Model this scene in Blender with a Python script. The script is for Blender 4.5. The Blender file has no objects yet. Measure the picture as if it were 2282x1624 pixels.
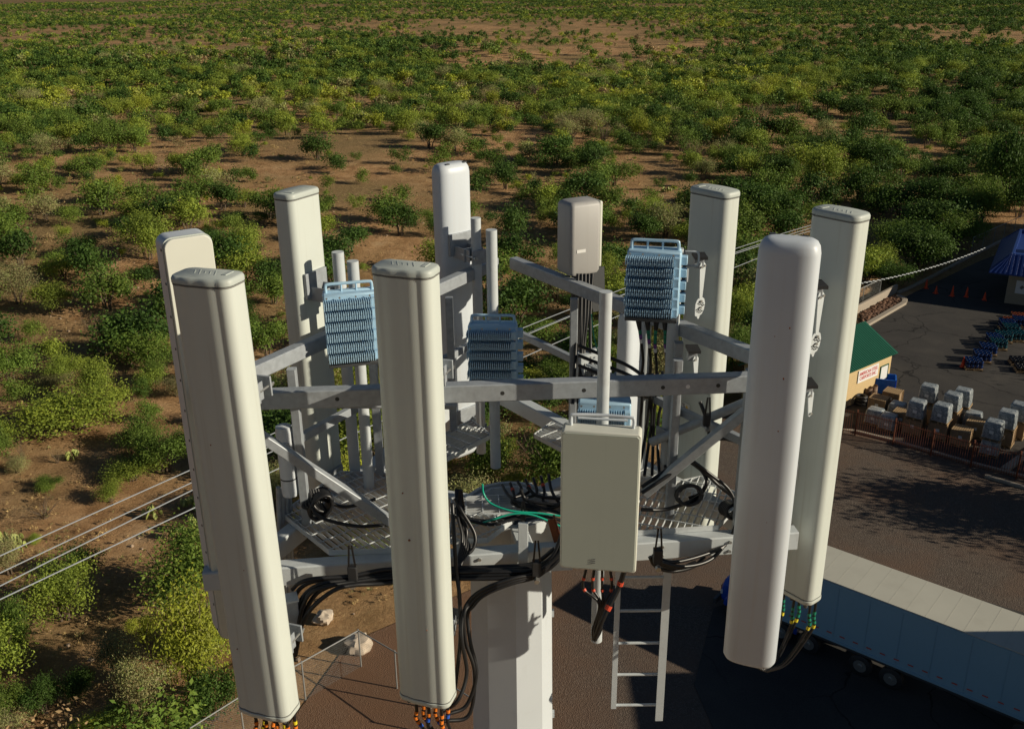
import bpy, math, random
import numpy as np
from mathutils import Vector, Matrix, noise as mnoise
random.seed(7); rng = np.random.default_rng(7)
rad = math.radians
S = bpy.context.scene
COL = S.collection
# ------------------------------------------------------------------ camera
CAMH = 24.0; FPX = 2150.0; PITCH = rad(21.8); ROLL = math.atan(59/5490)
cp, sp, cr, sr = math.cos(PITCH), math.sin(PITCH), math.cos(ROLL), math.sin(ROLL)
def ray(x, y):
    u, v = (x-1141)/FPX, (y-812)/FPX
    u2, v2 = u*cr-v*sr, u*sr+v*cr
    return (u2, cp-v2*sp, -(sp+v2*cp))
def at(x, y, Y):                      # photo point seen on the upright plane Y
    r = ray(x, y); t = Y/r[1]
    return Vector((r[0]*t, Y, CAMH+r[2]*t))
def onz(x, y, z=0.0):                 # photo point seen on the level plane z
    r = ray(x, y); t = (z-CAMH)/r[2]
    return Vector((r[0]*t, r[1]*t, z))
def proj(X, Y, Z):
    dz = Z-CAMH
    zc = Y*cp-dz*sp; yc = -Y*sp-dz*cp
    u2, v2 = X/zc, yc/zc
    return 1141+(u2*cr+v2*sr)*FPX, 812+(-u2*sr+v2*cr)*FPX, zc
cam = bpy.data.cameras.new("camera"); camo = bpy.data.objects.new("camera", cam); COL.objects.link(camo)
cam.sensor_width = 36; cam.lens = 36*FPX/2282; cam.clip_start = .1; cam.clip_end = 20000
m = Matrix.Rotation(rad(90)-PITCH, 4, 'X') @ Matrix.Rotation(-ROLL, 4, 'Z')
camo.matrix_world = Matrix.Translation((0, 0, CAMH)) @ m
S.camera = camo
# ------------------------------------------------------------------ light
SUN_EL, SUN_DIR = rad(22), Vector((.958, -.272, 0)).normalized()
w = bpy.data.worlds.new("World"); S.world = w; w.use_nodes = True
nt = w.node_tree; bg = nt.nodes["Background"]; sky = nt.nodes.new("ShaderNodeTexSky")
sky.sky_type = 'NISHITA'; sky.sun_disc = False; sky.sun_elevation = SUN_EL
sky.sun_rotation = math.atan2(SUN_DIR.x, SUN_DIR.y); sky.altitude = 900; sky.air_density = 1.0; sky.dust_density = .6; sky.ozone_density = 2
nt.links.new(sky.outputs[0], bg.inputs[0]); bg.inputs[1].default_value = .037
sl = bpy.data.lights.new("sun", 'SUN'); sl.energy = 5.0; sl.angle = rad(.5); sl.color = (1, .89, .70)
slo = bpy.data.objects.new("sun", sl); COL.objects.link(slo)
sd = Vector((SUN_DIR.x*math.cos(SUN_EL), SUN_DIR.y*math.cos(SUN_EL), math.sin(SUN_EL)))
slo.rotation_euler = sd.to_track_quat('Z', 'Y').to_euler(); slo.location = (60, -20, 60)
S.view_settings.view_transform = 'Standard'; S.view_settings.look = 'None'; S.view_settings.exposure = 0
S.render.engine = 'CYCLES'
# ------------------------------------------------------------------ materials
def nodes(name):
    mt = bpy.data.materials.new(name); mt.use_nodes = True; t = mt.node_tree
    return mt, t, t.nodes["Principled BSDF"], (lambda ty, **k: t.nodes.new(ty)), t.links.new
def mat(name, c, rough=.5, metal=0., var=.12, scale=6., dirt=0., bump=0., bscale=60., spec=.5, coord='Object', streak=0., dirtcol=(.12, .09, .06)):
    mt, t, b, N, L = nodes(name)
    b.inputs['Roughness'].default_value = rough; b.inputs['Metallic'].default_value = metal
    b.inputs['Specular IOR Level'].default_value = spec
    tc = N("ShaderNodeTexCoord"); no = N("ShaderNodeTexNoise"); no.inputs['Scale'].default_value = scale; no.inputs['Detail'].default_value = 6
    L(tc.outputs[coord], no.inputs['Vector'])
    mx = N("ShaderNodeMix"); mx.data_type = 'RGBA'
    mx.inputs[6].default_value = tuple(max(0, x*(1-var)) for x in c)+(1,)
    mx.inputs[7].default_value = tuple(min(1, x*(1+var)) for x in c)+(1,)
    L(no.outputs[0], mx.inputs[0]); out = mx.outputs[2]
    if dirt or streak:
        mp = N("ShaderNodeMapping"); mp.inputs['Scale'].default_value = (30, 30, .8) if streak else (1, 1, 1)
        n2 = N("ShaderNodeTexNoise"); n2.inputs['Scale'].default_value = 1.2 if streak else scale*2.3; n2.inputs['Detail'].default_value = 8
        L(tc.outputs[coord], mp.inputs[0]); L(mp.outputs[0], n2.inputs['Vector'])
        r = N("ShaderNodeMapRange"); r.inputs[1].default_value = .55; r.inputs[2].default_value = .8; r.inputs[4].default_value = dirt or streak
        L(n2.outputs[0], r.inputs[0])
        m2 = N("ShaderNodeMix"); m2.data_type = 'RGBA'; m2.inputs[7].default_value = dirtcol+(1,)
        L(r.outputs[0], m2.inputs[0]); L(out, m2.inputs[6]); out = m2.outputs[2]
    L(out, b.inputs['Base Color'])
    if bump:
        n3 = N("ShaderNodeTexNoise"); n3.inputs['Scale'].default_value = bscale; n3.inputs['Detail'].default_value = 3
        L(tc.outputs[coord], n3.inputs['Vector'])
        bp = N("ShaderNodeBump"); bp.inputs['Strength'].default_value = bump; bp.inputs['Distance'].default_value = .01
        L(n3.outputs[0], bp.inputs['Height']); L(bp.outputs[0], b.inputs['Normal'])
    return mt
M = {}
M['cream'] = mat('cream_radome', (.56, .60, .56), .42, var=.11, scale=1.4, streak=.28, bump=.06, bscale=250, dirtcol=(.3, .27, .2))
M['creamcap'] = mat('cream_cap', (.44, .48, .45), .5, var=.08, scale=8, dirt=.25, dirtcol=(.2, .16, .12))
M['white'] = mat('white_radome', (.57, .62, .67), .42, var=.06, scale=3, streak=.16, bump=.05, bscale=200, dirtcol=(.5, .38, .26))
M['seam'] = mat('seam_rubber', (.16, .16, .15), .7)
M['grey'] = mat('light_grey_paint', (.43, .47, .41), .45, var=.04, scale=4, streak=.06, bump=.05, bscale=300)
M['greyrim'] = mat('pale_rim_paint', (.62, .63, .56), .45, var=.04)
M['taupe'] = mat('taupe_plastic', (.37, .365, .355), .5, var=.06, scale=4, streak=.1)
M['galv'] = mat('galvanised_steel', (.34, .37, .40), .5, metal=.25, var=.28, scale=26, dirt=.2, bump=.05)
M['grate'] = mat('galvanised_grating', (.60, .63, .64), .45, metal=.2, var=.2, scale=20)
M['galvpaint'] = mat('chalky_white_steel', (.50, .54, .56), .55, var=.09, scale=9, dirt=.18, streak=0)
M['polepaint'] = mat('chalky_pole_paint', (.53, .57, .60), .55, var=.06, scale=2.5, dirt=.14, bump=.04, bscale=12)
M['dark'] = mat('dark_painted_steel', (.07, .075, .08), .5, metal=.3, var=.2)
M['black'] = mat('black_cable_jacket', (.012, .012, .013), .38, var=.3, scale=30)
M['rubber'] = mat('black_rubber', (.02, .02, .022), .6, var=.2)
M['rru'] = mat('blue_grey_casting', (.40, .60, .76), .5, metal=.15, var=.07, scale=12, dirt=.12, dirtcol=(.2, .24, .28))
M['bolt'] = mat('zinc_bolt', (.5, .5, .48), .35, metal=.8, var=.1)
M['orange'] = mat('orange_tape', (.75, .20, .02), .5); M['green'] = mat('green_tape', (.01, .22, .13), .5)
M['yellow'] = mat('yellow_tape', (.75, .62, .03), .5); M['purple'] = mat('purple_tape', (.18, .06, .30), .5)
M['blue'] = mat('blue_tape', (.02, .10, .5), .5); M['wtape'] = mat('white_tape', (.75, .75, .75), .5); M['redt'] = mat('red_tape', (.6, .07, .03), .5)
M['teal'] = mat('green_ground_wire', (.01, .36, .24), .4)
M['rust'] = mat('rusty_steel', (.22, .07, .025), .8, var=.4, scale=20, bump=.2)
M['fence'] = mat('fence_steel', (.33, .34, .33), .5, metal=.4)
M['rustfence'] = mat('rust_red_fence', (.16, .045, .02), .75, var=.25, scale=20)
M['label'] = mat('printed_label', (.7, .7, .68), .5); M['warn'] = mat('warning_yellow', (.8, .5, .03), .5); M['ink'] = mat('dark_ink', (.03, .03, .03), .6)
M['inkred'] = mat('red_sign_ink', (.5, .03, .03), .6); M['inkblue'] = mat('blue_ink', (.02, .07, .35), .6)
# ------------------------------------------------------------------ mesh builder
class MB:
    def __init__(s): s.v = []; s.f = []
    def add(s, vs, fs, mtx=None):
        o = len(s.v)
        s.v += [tuple(mtx @ Vector(p)) for p in vs] if mtx is not None else [tuple(p) for p in vs]
        s.f += [tuple(i+o for i in f) for f in fs]; return s
    def box(s, c, d, rz=0., rx=0., ry=0.):
        x, y, z = d[0]/2, d[1]/2, d[2]/2
        vs = [(a, b, q) for a in (-x, x) for b in (-y, y) for q in (-z, z)]
        fs = [(0, 1, 3, 2), (4, 6, 7, 5), (0, 4, 5, 1), (2, 3, 7, 6), (0, 2, 6, 4), (1, 5, 7, 3)]
        mt = Matrix.Translation(c)
        if rz: mt = mt @ Matrix.Rotation(rz, 4, 'Z')
        if rx: mt = mt @ Matrix.Rotation(rx, 4, 'X')
        if ry: mt = mt @ Matrix.Rotation(ry, 4, 'Y')
        return s.add(vs, fs, mt)
    def beam(s, a, b, w, h, up=(0, 0, 1), ch=0.):      # rectangular bar a->b
        a, b = Vector(a), Vector(b); d = (b-a); ln = d.length; d.normalize()
        sx = d.cross(Vector(up)); 
        if sx.length < 1e-4: sx = d.cross(Vector((0, 1, 0)))
        sx.normalize(); u = sx.cross(d)
        c = ch or min(w, h)*.08
        prof = [(-w/2+c, -h/2), (w/2-c, -h/2), (w/2, -h/2+c), (w/2, h/2-c), (w/2-c, h/2), (-w/2+c, h/2), (-w/2, h/2-c), (-w/2, -h/2+c)]
        n = 8; vs = [a+sx*p+u*q for p, q in prof]+[b+sx*p+u*q for p, q in prof]
        fs = [(i, (i+1) % n, (i+1) % n+n, i+n) for i in range(n)]+[tuple(range(n-1, -1, -1)), tuple(range(n, 2*n))]
        return s.add(vs, fs)
    def tube(s, pts, r, n=8, cap=True):
        pts = [Vector(p) for p in pts]; k = len(pts); rs = r if isinstance(r, (list, tuple)) else [r]*k
        o = len(s.v); nrm = None
        for i in range(k):
            t = (pts[min(i+1, k-1)]-pts[max(i-1, 0)])
            if t.length < 1e-9: t = Vector((0, 0, 1))
            t.normalize()
            if nrm is None:
                nrm = t.orthogonal().normalized()
            else:
                nrm = (nrm-t*nrm.dot(t)); nrm = nrm.normalized() if nrm.length > 1e-6 else t.orthogonal().normalized()
            bn = t.cross(nrm)
            for j in range(n):
                a = 2*math.pi*j/n
                s.v.append(tuple(pts[i]+nrm*(rs[i]*math.cos(a))+bn*(rs[i]*math.sin(a))))
        for i in range(k-1):
            for j in range(n):
                s.f.append((o+i*n+j, o+i*n+(j+1) % n, o+(i+1)*n+(j+1) % n, o+(i+1)*n+j))
        if cap:
            s.f.append(tuple(o+j for j in range(n-1, -1, -1))); s.f.append(tuple(o+(k-1)*n+j for j in range(n)))
        return s
    def cyl(s, a, b, r, n=16): return s.tube([a, b], r, n)
    def loops(s, ls, cap=True, close=True):
        n = len(ls[0]); o = len(s.v)
        for l in ls: s.v += [tuple(p) for p in l]
        for i in range(len(ls)-1):
            for j in range(n if close else n-1):
                s.f.append((o+i*n+j, o+i*n+(j+1) % n, o+(i+1)*n+(j+1) % n, o+(i+1)*n+j))
        if cap:
            s.f.append(tuple(o+j for j in range(n-1, -1, -1))); s.f.append(tuple(o+(len(ls)-1)*n+j for j in range(n)))
        return s
    def lathe(s, prof, n=20, c=(0, 0, 0)):
        ls = [[(c[0]+r*math.cos(2*math.pi*j/n), c[1]+r*math.sin(2*math.pi*j/n), c[2]+z) for j in range(n)] for r, z in prof]
        return s.loops(ls)
    def poly(s, pts, thick, mtx):                     # flat plate, outline in XZ, thickness along Y
        n = len(pts); vs = [(p[0], -thick/2, p[1]) for p in pts]+[(p[0], thick/2, p[1]) for p in pts]
        fs = [tuple(range(n)), tuple(range(2*n-1, n-1, -1))]+[(i, i+n, (i+1) % n+n, (i+1) % n) for i in range(n)]
        return s.add(vs, fs, mtx)
    def mesh(s, name, smooth=32):
        me = bpy.data.meshes.new(name); me.from_pydata(s.v, [], s.f); me.validate()
        if smooth:
            me.polygons.foreach_set('use_smooth', [True]*len(me.polygons))
            me.set_sharp_from_angle(angle=rad(smooth))
        return me
def obj(name, mb, m_, parent=None, label=None, cat=None, group=None, kind=None, bevel=0., smooth=32, loc=None):
    me = mb.mesh(name, smooth) if isinstance(mb, MB) else mb
    if m_ is not None and not me.materials: me.materials.append(M[m_] if isinstance(m_, str) else m_)
    o = bpy.data.objects.new(name, me); COL.objects.link(o)
    if parent is not None: o.parent = parent
    if loc: o.location = loc
    if label: o['label'] = label
    if cat: o['category'] = cat
    if group: o['group'] = group
    if kind: o['kind'] = kind
    if bevel:
        b = o.modifiers.new('bevel', 'BEVEL'); b.width = bevel; b.segments = 2; b.limit_method = 'ANGLE'; b.angle_limit = rad(40)
    return o
def thing(name, label, cat, loc=(0, 0, 0), rz=0., group=None, rx=0., ry=0.):
    o = bpy.data.objects.new(name, None); COL.objects.link(o); o.location = loc; o.rotation_euler = (rx, ry, rz)
    o['label'] = label; o['category'] = cat
    if group: o['group'] = group
    return o
def kids(o): return [c for c in bpy.data.objects if c.parent == o]
def dup(root, loc, rz, label=None, group=None, scale=None, ch=None):
    r = root.copy(); COL.objects.link(r); r.location = loc; r.rotation_euler = (root.rotation_euler[0], root.rotation_euler[1], rz)
    if label: r['label'] = label
    if group: r['group'] = group
    if scale: r.scale = scale
    for c in (ch if ch is not None else kids(root)):
        d = c.copy(); COL.objects.link(d); d.parent = r
        if ch is None:
            for g in kids(c):
                e = g.copy(); COL.objects.link(e); e.parent = d
    return r
def spline(pts, k=8):
    p = [Vector(q) for q in pts]; p = [p[0]*2-p[1]]+p+[p[-1]*2-p[-2]]; out = []
    for i in range(1, len(p)-2):
        for j in range(k):
            t = j/k; a, b, c, d = p[i-1], p[i], p[i+1], p[i+2]
            out.append(.5*((2*b)+(c-a)*t+(2*a-5*b+4*c-d)*t*t+(3*b-a-3*c+d)*t**3))
    out.append(p[-2]); return out
def rrect(w, d, r, n=6, bulge=0., wave=0.):            # rounded rectangle outline, front is -y
    pts = []; 
    for cx, cy, a0 in ((w/2-r, d/2-r, 0), (-w/2+r, d/2-r, 90), (-w/2+r, -d/2+r, 180), (w/2-r, -d/2+r, 270)):
        for i in range(n+1):
            a = rad(a0+90*i/n); pts.append((cx+r*math.cos(a), cy+r*math.sin(a)))
        if bulge and a0 == 180:
            for i in range(1, 20):
                t = i/20; x = -w/2+r+(w-2*r)*t
                pts.append((x, -d/2-bulge*math.sin(math.pi*t)+wave*math.cos(4*math.pi*t)))
    return pts
def prism(mb, prof, zs, cap=True):                    # zs: list of (z, inset)
    cx = sum(p[0] for p in prof)/len(prof); cy = sum(p[1] for p in prof)/len(prof)
    mxx = max(abs(p[0]) for p in prof); mxy = max(abs(p[1]) for p in prof)
    ls = [[(p[0]*(1-i/mxx), p[1]*(1-i/mxy), z) for p in prof] for z, i in zs]
    return mb.loops(ls, cap)
# ------------------------------------------------------------------ antennas
def panel(label, x, y, ztop, L, w, d, az, mt='cream', style='cap', tilt=0., group=None, rcorner=.05, mount=True, jumpers=None, name='panel_antenna', bulge=.012, mount_dist=.20, fan=False, rib=False, lean=0., pipe_x=0.):
    """az: heading of the face in degrees, 0 = toward the camera, + = turned to the camera's right."""
    t = thing(name, label, 'antenna', (x, y, ztop-L), rad(az), group, rx=rad(tilt), ry=rad(lean))
    prof = rrect(w, d, rcorner, 8, bulge if not rib else .008, .002 if rib else 0.)
    if style == 'dome': prof = [(w/2*math.copysign(abs(math.cos(q))**.62, math.cos(q)), d/2*1.12*math.copysign(abs(math.sin(q))**.72, math.sin(q))) for q in [2*math.pi*(i+.5)/64 for i in range(64)]]
    if style == 'cap':
        a = .035; mb = prism(MB(), prof, [(a, .0), (L-a, .0)], False); obj('radome', mb, mt, t, smooth=50)
        if False:
            rb = MB()
            for sx in (-1, 1): rb.tube([(sx*w*.17, -d/2-bulge*.6+.004, a), (sx*w*.17, -d/2-bulge*.6+.004, L-a)], .011, 10)
            obj('radome_rib', rb, mt, t)
        for z0, sg in ((L, 1), (0, -1)):
            zs = [(z0-sg*a, .004), (z0-sg*a+sg*.004, -.003), (z0-sg*.014, -.003), (z0-sg*.004, .002), (z0, .008)]
            if sg < 0: zs = zs[::-1]
            c = obj('end_cap', prism(MB(), prof, zs), 'creamcap' if sg > 0 else mt, t, smooth=50)
            if sg > 0:                                # moulded emblem: ridges and a small plate
                e = MB(); 
                for i in range(5): e.box((-.07+i*.026, .012, L+.0008), (.004, .05+.02*math.sin(i*2.), .0016), rz=.5)
                e.box((.09, .02, L+.0015), (.02, .06, .003)); obj('moulded_mark', e, 'creamcap', c)
        obj('seam', prism(MB(), prof, [(a+.0005, -.0012), (a+.006, -.0012)]), 'seam', t); obj('seam', prism(MB(), prof, [(L-a-.006, -.0012), (L-a-.0005, -.0012)]), 'seam', t)
    elif style == 'dome':
        zs = [(0, .05), (.004, .03), (.016, .012), (.04, 0), (L-.07, 0), (L-.035, .006), (L-.014, .018), (L-.003, .036), (L, .055)]
        obj('radome', prism(MB(), prof, zs), mt, t, smooth=60)
        st = MB()
        for px_, pz_, s_ in ((.045, L-.41, .007), (.04, L-.67, .008), (.04, L-.95, .006), (-.02, L-.46, .004), (.03, .95, .003)):
            st.poly([(px_-s_*.5, pz_), (px_-s_*.1, pz_+s_*.8), (px_+s_*.4, pz_+s_*.5), (px_+s_*.5, pz_-s_*.3), (px_, pz_-s_*.9)], .002, Matrix.Translation((0, -d/2-bulge*.8, 0)))
        obj('paint_chips', st, 'rust', t)
        for a_ in (-.09, .06): obj('cap_clip', MB().box((a_, d*.30, L-.002), (.03, .02, .006)), 'dark', t)
    else:                                             # flat plate style with riveted edge
        zs = [(0, .006), (.006, 0), (L-.006, 0), (L, .006)]
        mb = MB(); pr = []
        # body: outline in XZ rounded, extruded in Y
        out = []
        r = .05
        for cx, cz, a0 in ((w/2-r, L-r, 0), (-w/2+r, L-r, 90), (-w/2+r, r, 180), (w/2-r, r, 270)):
            for i in range(7):
                a = rad(a0+90*i/6); out.append((cx+r*math.cos(a), cz+r*math.sin(a)))
        mb.poly(out, d*.84, Matrix.Translation((0, d*.08, 0))); obj('tray', mb, 'white', t, bevel=.003)
        mb = MB(); mb.poly([(p[0]*.97, L/2+(p[1]-L/2)*.996) for p in out], d*.16, Matrix.Translation((0, -d*.42-.001, 0))); obj('front_plate', mb, 'greyrim', t, bevel=.004)
        g = MB(); g.poly([(p[0]*1.006, L/2+(p[1]-L/2)*1.001) for p in out], .008, Matrix.Translation((0, -d*.33, 0))); obj('seam', g, 'creamcap', t)
        rv = MB()
        for i in range(14):
            z = .06+i*(L-.12)/13
            rv.cyl((-w/2-.003, -d*.18, z), (-w/2+.004, -d*.18, z), .007, 8); rv.cyl((w/2-.004, -d*.18, z), (w/2+.003, -d*.18, z), .007, 8)
        obj('rivets', rv, 'dark', t)
        lb = MB(); lb.box((.0, -d/2-.002, L-.24), (.06, .003, .10)); lb.box((-.03, -d/2-.002, L-.34), (.012, .003, .008)); lb.box((.03, -d/2-.002, L-.34), (.02, .003, .008)); lb.box((.0, -d/2-.002, L-.38), (.04, .003, .012)); obj('label_patch', lb, 'white', t)
    by = d/2+mount_dist
    if mount:
        obj('mount_pipe', MB().cyl((pipe_x, by, .12), (pipe_x, by, L-.35), .036, 18), 'galvpaint', t, smooth=40)
        for z in (.30, L-.62):
            br = obj('bracket', MB().box((0, d/2+.012, z+.05), (.20, .022, .16)).box((-.06, d/2+mount_dist/2, z), (.006, mount_dist, .09)).box((.06, d/2+mount_dist/2, z), (.006, mount_dist, .09)).box((0, by-.05, z), (.15, .012, .10)).box((0, by+.05, z), (.15, .012, .10)), 'galv', t, bevel=.002)
            bb = MB()
            for sx in (-.06, .06): bb.cyl((sx, by-.10, z), (sx, by+.09, z), .007, 8); bb.cyl((sx, by-.075, z), (sx, by-.057, z), .014, 6); bb.cyl((sx, by+.057, z), (sx, by+.072, z), .014, 6)
            obj('clamp_bolt', bb, 'bolt', br)
    if jumpers:
        n, cols, dx = jumpers
        # connectors under the bottom cap
        for i in range(n):
            xx = -w*.34+(i % ((n+1)//2))*(w*.68/max(1, (n+1)//2-1)); yy = -.03 if i < (n+1)//2 else .035
            obj('connector', MB().cyl((xx, yy, -.035), (xx, yy, .002), .013, 10), 'dark', t)
    return t
def fan_bracket(parent, x0, y0, z0, sc=1., long=True):
    """perforated tilt bracket: a link arm with a drilled fan plate, on the side of the mount."""
    mt = Matrix.Translation((x0, y0, z0)) @ Matrix.Rotation(rad(34), 4, 'Z') @ Matrix.Scale(sc, 4)
    m_ = MB(); T = .008
    if long:
        arm = [(-.030, .0), (-.034, .03), (-.020, .055), (.0, .05), (.015, .056), (.034, .035), (.034, 0), (.018, -.24), (-.014, -.24)]
        m_.poly(arm, T, mt)
        fanp = [(-.014, -.232), (.018, -.232), (.045, -.25), (.058, -.29), (.050, -.34), (.030, -.375), (.008, -.385), (-.002, -.412), (-.018, -.41), (-.026, -.39), (-.048, -.38), (-.052, -.33), (-.05, -.28), (-.035, -.25)]
        m_.poly(fanp, T*.9, mt @ Matrix.Translation((0, .004, 0)))
        p = obj('tilt_arm', m_, 'galvpaint', parent, bevel=.0015)
        h = MB()
        pts = []
        for k in range(5):
            a = rad(20+k*26); pts.append((.002+.042*math.cos(a), -.315+.042*math.sin(a)))
            a = rad(200+k*26); pts.append((.002+.042*math.cos(a), -.315+.042*math.sin(a)))
        for k in range(4):
            a = rad(200+k*30); pts.append((.002+.026*math.cos(a), -.315+.026*math.sin(a)))
            a = rad(20+k*30); pts.append((.002+.026*math.cos(a), -.315+.026*math.sin(a)))
        for px_, pz_ in pts: h.add([], []); h.tube([mt @ Vector((px_, -.0055, pz_)), mt @ Vector((px_, .009, pz_))], .0045*sc, 8)
        obj('drilled_holes', h, 'ink', p)
        for px_, pz_ in ((-.016, .022), (.017, .028), (.004, -.262), (.0, -.315)): obj('bolt', MB().tube([mt @ Vector((px_, -.016, pz_)), mt @ Vector((px_, 0, pz_))], .010*sc, 6), 'bolt', p)
    else:
        arm = [(-.034, .03), (-.020, .05), (.012, .05), (.03, .03), (.03, 0), (.030, -.12), (.012, -.15), (-.006, -.14), (-.028, 0)]
        m_.poly(arm, T, mt); p = obj('tilt_arm', m_, 'galvpaint', parent, bevel=.0015)
        bl = MB()
        for px_, pz_ in ((-.012, .022), (.014, -.122)): bl.tube([mt @ Vector((px_, -.016, pz_)), mt @ Vector((px_, 0, pz_))], .010*sc, 6)
        obj('bolt', bl, 'bolt', p)
    # saddle box behind
    obj('saddle', MB().box(tuple(mt @ Vector((.0, .05, .045))), (.075*sc, .10*sc, .07*sc)), 'galv', parent, bevel=.003)
    obj('backing_pad', MB().box(tuple(mt @ Vector((.004, .04, .098))), (.10*sc, .16*sc, .022*sc)), 'rubber', parent)

ZT = CAMH-1.16
A = panel('cream panel antenna at the front left with long ribbed face and orange banded jumpers', -1.272, 3.98, ZT, 2.335, .298, .155, -19, rib=True, tilt=0, lean=-.8, jumpers=(8, 'o', 0), rcorner=.045, pipe_x=-.08, mount_dist=.13)
C = panel('cream panel antenna at the front centre with orange and blue banded jumpers', -.47, 4.16, ZT-.02, 2.40, .290, .15, -19, rib=True, jumpers=(6, 'o', 0), rcorner=.045)
B = panel('narrow white antenna with row of dark rivets behind the front left antenna', -1.60, 4.62, CAMH-1.14, 2.33, .24, .15, 33, mt='white', style='plate', mount=False)
En = panel('smooth white rounded antenna at the front right with small paint chips', 1.31, 4.40, CAMH-1.135, 2.42, .285, .16, -22, mt='white', style='dome', rcorner=.078, bulge=.03)
F = panel('cream panel antenna at far right seen from behind with drilled tilt bracket', 1.745, 5.02, CAMH-1.15, 2.40, .29, .155, 128, jumpers=(6, 'g', 0), mount=False, bulge=.01)
G = panel('cream panel antenna behind the blue finned radio seen from behind', 1.20, 5.62, CAMH-1.15, 2.40, .29, .155, 128, mount=False, bulge=.01)
ANT_G = G
# pipes and tilt brackets behind F and G (local frame: +y is the antenna's back)
for T_, zz, yo in ((F, (1.93, .93), .13), (G, (1.94, .93), .13)):
    obj('mount_pipe', MB().cyl((-.03, .33, .3), (-.03, .33, 2.1), .036, 18), 'galvpaint', T_, smooth=40)
    for k, z in enumerate(zz):
        obj('bracket', MB().box((-.03, .285, z), (.10, .014, .08)).box((-.03, .375, z), (.10, .014, .08)), 'galv', T_, bevel=.002)
def world_bracket(T_, px_, py_, Y_, long, sc_):
    # built in world axes facing the camera, then handed to the antenna
    p = at(px_, py_, Y_); inv = T_.matrix_basis.inverted()
    pre = set(bpy.data.objects); fan_bracket(None, p.x, p.y, p.z, sc_, long)
    for o in set(bpy.data.objects)-pre:
        if o.parent is None: o.parent = T_; o.matrix_parent_inverse = inv
bpy.context.view_layer.update()
for T_, a, b, Yl, sc_ in ((G, (1565, 600), True, 5.42, .74), (G, (1550, 806), False, 5.40, .74), (F, (1828, 668), True, 4.84, .78), (F, (1806, 886), False, 4.82, .78)):
    world_bracket(T_, a[0], a[1], Yl, b, sc_)
    T_.name = 'panel_antenna'
# front flat grey antenna (short) with handle and pale rim
D = thing('flat_antenna', 'short flat grey antenna with handle on top hanging below the front rail', 'antenna', (.43, 4.20, CAMH-2.79), rad(-9))
w_, h_, d_ = .385, .775, .10
o_ = [(-w_/2+.012, 0), (w_/2-.012, 0), (w_/2, .012), (w_/2, h_-.012), (w_/2-.012, h_), (-w_/2+.012, h_), (-w_/2, h_-.012), (-w_/2, .012)]
obj('housing', MB().poly(o_, d_, Matrix.Identity(4)), 'greyrim', D, bevel=.006)
obj('front_panel', MB().poly([(p[0]*.955, h_/2+(p[1]-h_/2)*.975) for p in o_], .006, Matrix.Translation((-.001, -d_/2-.002, 0))), 'grey', D, bevel=.002)
mk = MB()
for i in range(3):
    mk.beam((-.035, -d_/2-.0062, .045+i*.011), (-.012, -d_/2-.0062, .050+i*.011), .002, .0045, up=(0, 0, 1))
obj('striped_mark', mk, 'seam', D)
obj('handle', MB().tube(spline([(-.15, .02, h_-.01), (-.15, .02, h_+.045), (-.13, .02, h_+.055), (0, .03, h_+.055), (.13, .02, h_+.055), (.15, .02, h_+.045), (.15, .02, h_-.01)], 6), .008, 8).tube([(-.12, .06, h_+.02), (.12, .06, h_+.02)], .007, 8), 'white', D)
obj('rear_body', MB().box((0, .085, h_*.5), (.30, .08, .62)), 'galvpaint', D, bevel=.006)
obj('mount_pipe', MB().cyl((-.01, .20, -.62), (-.01, .20, 1.40), .031, 18), 'galvpaint', D, smooth=40)
obj('bracket', MB().box((0, .15, .60), (.14, .12, .05)).box((0, .15, .15), (.14, .12, .05)), 'galv', D, bevel=.003)
for T_, mk_ in ((A, ((-.05, 1.55, .004), (.03, .9, .003), (-.08, .42, .003))), (C, ((-.02, 1.02, .006), (-.04, 1.28, .004), (.05, .5, .003)))):
    for x_, z_, s_ in mk_:
        obj('dirt_speck', MB().poly([(x_-s_, z_), (x_, z_+s_*1.3), (x_+s_*1.4, z_+s_*.2), (x_+s_*.2, z_-s_)], .004, Matrix.Translation((0, -.0835, 0))), 'rust', T_)
# ------------------------------------------------------------------ monopole, platform
P0 = Vector((-.025, 5.30, 0))
pole = thing('monopole', 'tall chalky white faceted steel pole carrying the antenna platform', 'tower pole', (P0.x, P0.y, 0))
n = 9; a0 = rad(-123)
def ring(r, z): return [(r*math.cos(a0+2*math.pi*j/n), r*math.sin(a0+2*math.pi*j/n), z) for j in range(n)]
obj('pole_shaft', MB().loops([ring(.56, -4), ring(.50, 1.), ring(.42, 8), ring(.415, 8.02), ring(.325, 15), ring(.318, 15.02), ring(.262, 20.93), ring(.24, 20.93), ring(.24, 19.9)], cap=False), 'polepaint', pole, smooth=20)
obj('base_flange', MB().lathe([(.85, -4), (.85, -3.94), (.5, -3.94)], 24), 'galv', pole)
for i in range(9):
    z = 20.1-i*.84; r_ = .25+(20.93-z)*.0095
    obj('step_clip', MB().box((r_*.97+.01, .02, z), (.05, .03, .045)), 'galvpaint', pole)
obj('inner_lining', MB().loops([ring(.245, 20.9), ring(.245, 19.6), ring(.02, 19.6)], cap=False), 'rust', pole)
plat = thing('antenna_platform', 'galvanised triangular steel platform with gratings, rails and braces at the pole top', 'tower platform', (P0.x, P0.y, 21.0))
inv = Vector((P0.x, P0.y, 21.0))
def Lp(v): return Vector(v)-inv
th = rad(6.0); t1 = Vector((math.cos(th), math.sin(th), 0)); n1 = Vector((math.sin(th), -math.cos(th), 0))
F0 = Vector((0, 4.70, 21.0))
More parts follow.
